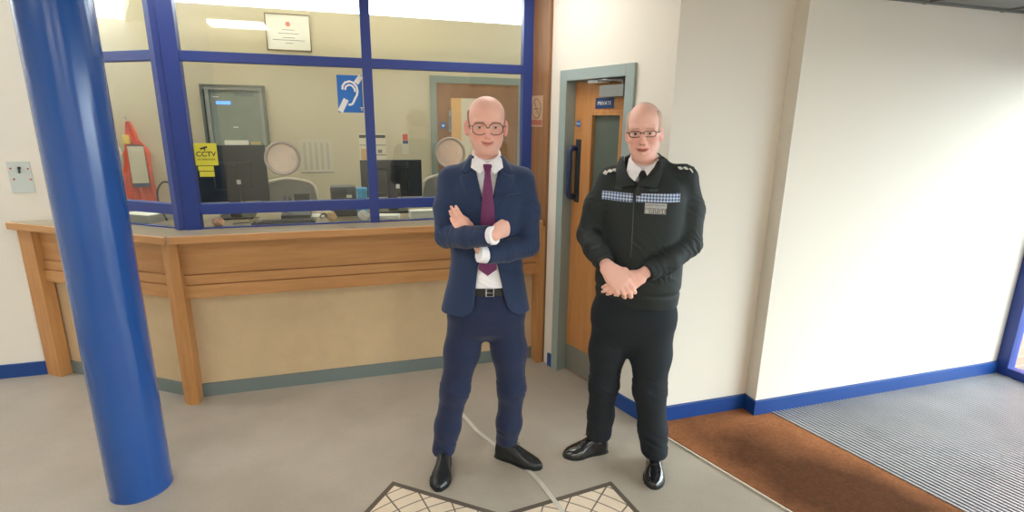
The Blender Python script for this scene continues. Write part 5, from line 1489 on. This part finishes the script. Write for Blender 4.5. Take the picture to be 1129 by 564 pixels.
def make_police_shirt():
    fd = Fld(axis([(-0.12, 0.22, 0.004)]), axis([(-0.18, 0.14, 0.004)]), axis([(1.34, 1.60, 0.0035)]))
    fd.loft([r for r in U if 1.33 < r[0] < 1.50], yaw=YAW, c0=(PX, 0.02), grow=-0.016)
    fd.loft([(1.42, PX, 0.028, 0.10, 0.082), (1.46, PX-0.006, 0.028, 0.080, 0.070), (1.49, PX-0.008, 0.028, 0.068, 0.067), (1.57, PX-0.012, 0.026, 0.0640, 0.0640)], k=0.02)
    fd.op(lambda X, Y, Z: (1.556+0.55*(Y-0.03))-Z+0*X, (-0.1, -0.2, 1.42), (0.2, 0.2, 1.6), 0.002, 's')
    o = fd.out('shirt', M['shirt'], po); o['label'] = 'white shirt with black tie'
    m_ = MB(); cx_ = PX-0.020
    for sg in (-1, 1):
        P = lambda x, y, z: (cx_+sg*x+0.006*(1 if sg > 0 else 0.5), y, z)
        m_.slab([P(0.062, 0.000, 1.552), P(0.036, -0.040, 1.530), P(0.004, -0.058, 1.508), P(0.030, -0.096, 1.458), P(0.070, -0.058, 1.488)], (0, -0.006, 0.001))
    m_.out('collar', M['shirt'], o)
    t_ = MB(); rows = []
    for (z, w_, y, dx) in ((1.503, 0.016, -0.060, 0), (1.488, 0.017, -0.074, 0), (1.466, 0.0115, -0.084, -0.001), (1.44, 0.0165, -0.096, -0.004), (1.40, 0.019, -0.105, -0.008)):
        rows.append([(cx_+0.004+dx+w_*k/3, y-0.004*math.cos(k/3*1.4), z) for k in (-3, -2, -1, 0, 1, 2, 3)])
    t_.grid_slab(rows, (0, 0.006, 0)); t_.out('tie', M['ptie'], o, smooth=True)
make_police_shirt()

RP = [(0.62, PX-0.02, 0.022, 0.04, 0.05), (0.69, PX-0.016, 0.022, 0.130, 0.105), (0.77, PX-0.014, 0.022, 0.190, 0.130), (0.84, PX-0.012, 0.020, 0.195, 0.135), (0.90, PX-0.008, 0.020, 0.186, 0.130), (0.94, PX-0.006, 0.020, 0.178, 0.126)]
make_trousers(po, M['ptrousers'], RP,
    [([(-0.052, 0.022, 0.80), (-0.072, 0.012, 0.62), (-0.080, 0.005, 0.44), (-0.088, 0.040, 0.25), (-0.094, 0.058, 0.120)], [0.105, 0.088, 0.070, 0.064, 0.066]),
     ([(0.128, 0.022, 0.80), (0.134, 0.008, 0.62), (0.140, -0.010, 0.45), (0.172, 0.010, 0.22), (0.191, 0.022, 0.090)], [0.112, 0.094, 0.078, 0.068, 0.067])], 0.035, foldamp=0.005, label='black uniform trousers')
shoe(po, 'shoe', (-0.052, 0.112), (-0.266, -0.006), M['patent'], 'polished black shoe turned to the left', ht=0.105, w=0.050)
shoe(po, 'shoe', (0.198, 0.098), (0.188, -0.158), M['patent'], 'polished black shoe pointing at the viewer', ht=0.105, w=0.050)

def on_front(x, z, lift=0.003):
    y = pf.front(x, z)
    return (x, (y if y is not None else -0.1)-lift, z)
def patch(x0, x1, zc, hgt, n=24, slope=0.0, lift=0.0035, rows=5):
    G = []
    for j in range(rows):
        r_ = []
        for i_ in range(n+1):
            x = x0+(x1-x0)*i_/n; r_.append(on_front(x, zc+slope*(x-x0)+hgt*(j/(rows-1)-0.5), lift))
        G.append(r_)
    # even out grid steps of the cloth surface
    for _ in range(2):
        for j in range(rows):
            ys = [p[1] for p in G[j]]
            G[j] = [(p[0], (ys[max(k-1, 0)]+2*ys[k]+ys[min(k+1, n)])/4, p[2]) for k, p in enumerate(G[j])]
    return MB().grid_slab(G, (0, 0.003, 0))
def checker_mat():
    m = mat('sillitoe_band', rgb(190, 205, 225), 0.45)
    nt = m.node_tree; b = nt.nodes['Principled BSDF']
    tc = [x for x in nt.nodes if x.type == 'TEX_COORD'][0]
    mp = nt.nodes.new('ShaderNodeMapping'); mp.inputs['Rotation'].default_value = (0, R(45), 0)
    m2 = nt.nodes.new('ShaderNodeMapping'); m2.inputs['Scale'].default_value = (1, 0, 1); m2.inputs['Location'].default_value = (0.0003, 0.5, 0.0003)
    ck = nt.nodes.new('ShaderNodeTexChecker'); ck.inputs['Scale'].default_value = 108
    ck.inputs['Color1'].default_value = rgb(196, 212, 232); ck.inputs['Color2'].default_value = rgb(70, 92, 138)
    nt.links.new(tc.outputs['Object'], mp.inputs['Vector']); nt.links.new(mp.outputs[0], m2.inputs['Vector']); nt.links.new(m2.outputs[0], ck.inputs['Vector'])
    nt.links.new(ck.outputs['Color'], b.inputs['Base Color'])
    return m
M['checks'] = checker_mat()
zipx = 0.006
patch(-0.138, zipx-0.008, 1.388, 0.036).out('checked_band', M['checks'], pj, smooth=True)['label'] = 'blue and white diced reflective band'
patch(zipx+0.008, 0.196, 1.390, 0.036, slope=0.04).out('checked_band', M['checks'], pj, smooth=True)['label'] = 'blue and white diced reflective band'
zr = [on_front(zipx-0.002+0.012*(1.43-z), z, 0.001) for z in np.linspace(1.43, 1.13, 26)]
ys = [p[1] for p in zr]
zr = [(p[0], (ys[max(k-1, 0)]+ys[k]+ys[min(k+1, 25)])/3, p[2]) for k, p in enumerate(zr)]
MB().tube(zr, 0.003, seg=6).out('zip', M['darkgrey'], pj)
bg = patch(0.052, 0.142, 1.350, 0.044, n=8, lift=0.006).out('name_badge', mat('badge_silver', rgb(196, 200, 200), 0.4), pj)
bg['label'] = 'silver POLICE badge'
pc_ = on_front(0.097, 1.345, 0.0085)
yl = on_front(0.060, 1.345, 0); yr = on_front(0.134, 1.345, 0)
bang = math.atan2(yr[1]-yl[1], yr[0]-yl[0])
ym = min(pc_[1], (yl[1]+yr[1])/2-0.0085)
text_part('lettering', 'POLICE', 0.026, M['ink'], bg, (0.0975, ym-0.0012, 1.3405), (R(90), 0, bang), bold=0.0024)
text_part('lettering', 'POLICE', 0.026, M['white'], bg, (0.0970, ym-0.0030, 1.3412), (R(90), 0, bang), bold=0.0002)
text_part('lettering', 'CONSTABULARY', 0.0108, M['darkgrey'], bg, (0.097, ym-0.0012, 1.3655), (R(90), 0, bang))
for sx_, z0 in ((-0.065, 1.425), (0.085, 1.425)):
    rw = [[on_front(sx_+dx, z0+dz, 0.003) for dx in np.linspace(-0.018, 0.018, 7)] for dz in (-0.006, 0.006)]
    MB().grid_slab(rw, (0, 0.003, 0)).out('pocket_tab', M['darkgrey'], pj)
# epaulettes
def top_z(x, y):
    i = np.argmin(np.abs(pf.ax[0]-x)); j = np.argmin(np.abs(pf.ax[1]-y)); col = pf.F[i, j, :]
    k = np.nonzero(col < 0)[0]
    return float(pf.ax[2][k[-1]]) if len(k) else 1.45
for sg, (xa, xb) in ((-1, (PX-0.085, A1[0]-0.045)), (1, (PX+0.082, A2[0]+0.045))):
    rw = []
    for i_ in range(9):
        x = xa+(xb-xa)*i_/8; w_ = 0.022+0.008*i_/8
        rw.append([(x, -0.012+dy, top_z(x, -0.012+dy)+0.006) for dy in (-w_, -w_/2, 0, w_/2, w_)])
    ep = MB().grid_slab(rw, (0, 0, -0.004)).out('epaulette', M['pjacket'], pj, smooth=True)
    ep['label'] = 'black shoulder strap with silver pips'
    m_ = MB()
    for k in range(3):
        x = xa+(xb-xa)*(0.50+0.19*k)
        z = top_z(x, -0.018)+0.010
        tilt = math.atan2(top_z(x+0.02*sg, -0.018)-top_z(x-0.02*sg, -0.018), 0.04)
        rot_ = Euler((R(28), -tilt*sg, R(45))).to_matrix()
        m_.box(x-0.0085, x+0.0085, -0.0265, -0.0095, z-0.0025, z+0.0025, rot=rot_)
    m_.out('rank_pips', M['white'], ep)
# ------------------------------------------------------------------ camera, sky
f_px, pitch, roll, yaw = 585.17, R(14.14), R(0.695), R(17.0)
cp_, sp2 = math.cos(pitch), math.sin(pitch); cr_, sr_ = math.cos(roll), math.sin(roll)
Rt = Vector((1, 0, 0)); Up = Vector((0, sp2, cp_)); Fw = Vector((0, cp_, -sp2))
right = Rt*cr_ + Up*sr_; upv = -Rt*sr_ + Up*cr_
m3 = Matrix((right, upv, -Fw)).transposed()
m3 = Matrix.Rotation(-yaw, 3, 'Z') @ m3
cam = bpy.data.cameras.new('camera'); co = bpy.data.objects.new('camera', cam); COL.objects.link(co)
co.matrix_world = Matrix.Translation((0, 0, 1.70)) @ m3.to_4x4()
cam.sensor_fit = 'HORIZONTAL'; cam.sensor_width = 36.0; cam.lens = f_px/1129*36.0; cam.clip_start = 0.02; cam.clip_end = 100
scene.camera = co

w_ = bpy.data.worlds.new('overcast_sky'); scene.world = w_; w_.use_nodes = True
bg_ = w_.node_tree.nodes['Background']
bg_.inputs['Color'].default_value = (0.82, 0.91, 1.0, 1); bg_.inputs['Strength'].default_value = SKY
pt = bpy.data.lights.new('entrance_portal', 'AREA'); pt.shape = 'RECTANGLE'; pt.size = 5.8; pt.size_y = 2.1
pt.cycles.is_portal = True
pto = bpy.data.objects.new('entrance_portal', pt); COL.objects.link(pto)
pto.location = (4.50, -0.6, 1.1); pto.rotation_euler = (R(90), 0, R(90))
scene.view_settings.view_transform = 'Standard'
try: scene.view_settings.look = 'None'
except Exception: pass
scene.view_settings.gamma = 1.0
scene.view_settings.use_curve_mapping = False
scene.view_settings.exposure = EXPO
scene.cycles.use_denoising = True
scene.cycles.max_bounces = 10; scene.cycles.diffuse_bounces = 5; scene.cycles.glossy_bounces = 4; scene.cycles.transparent_max_bounces = 16
scene.cycles.sample_clamp_indirect = 6.0
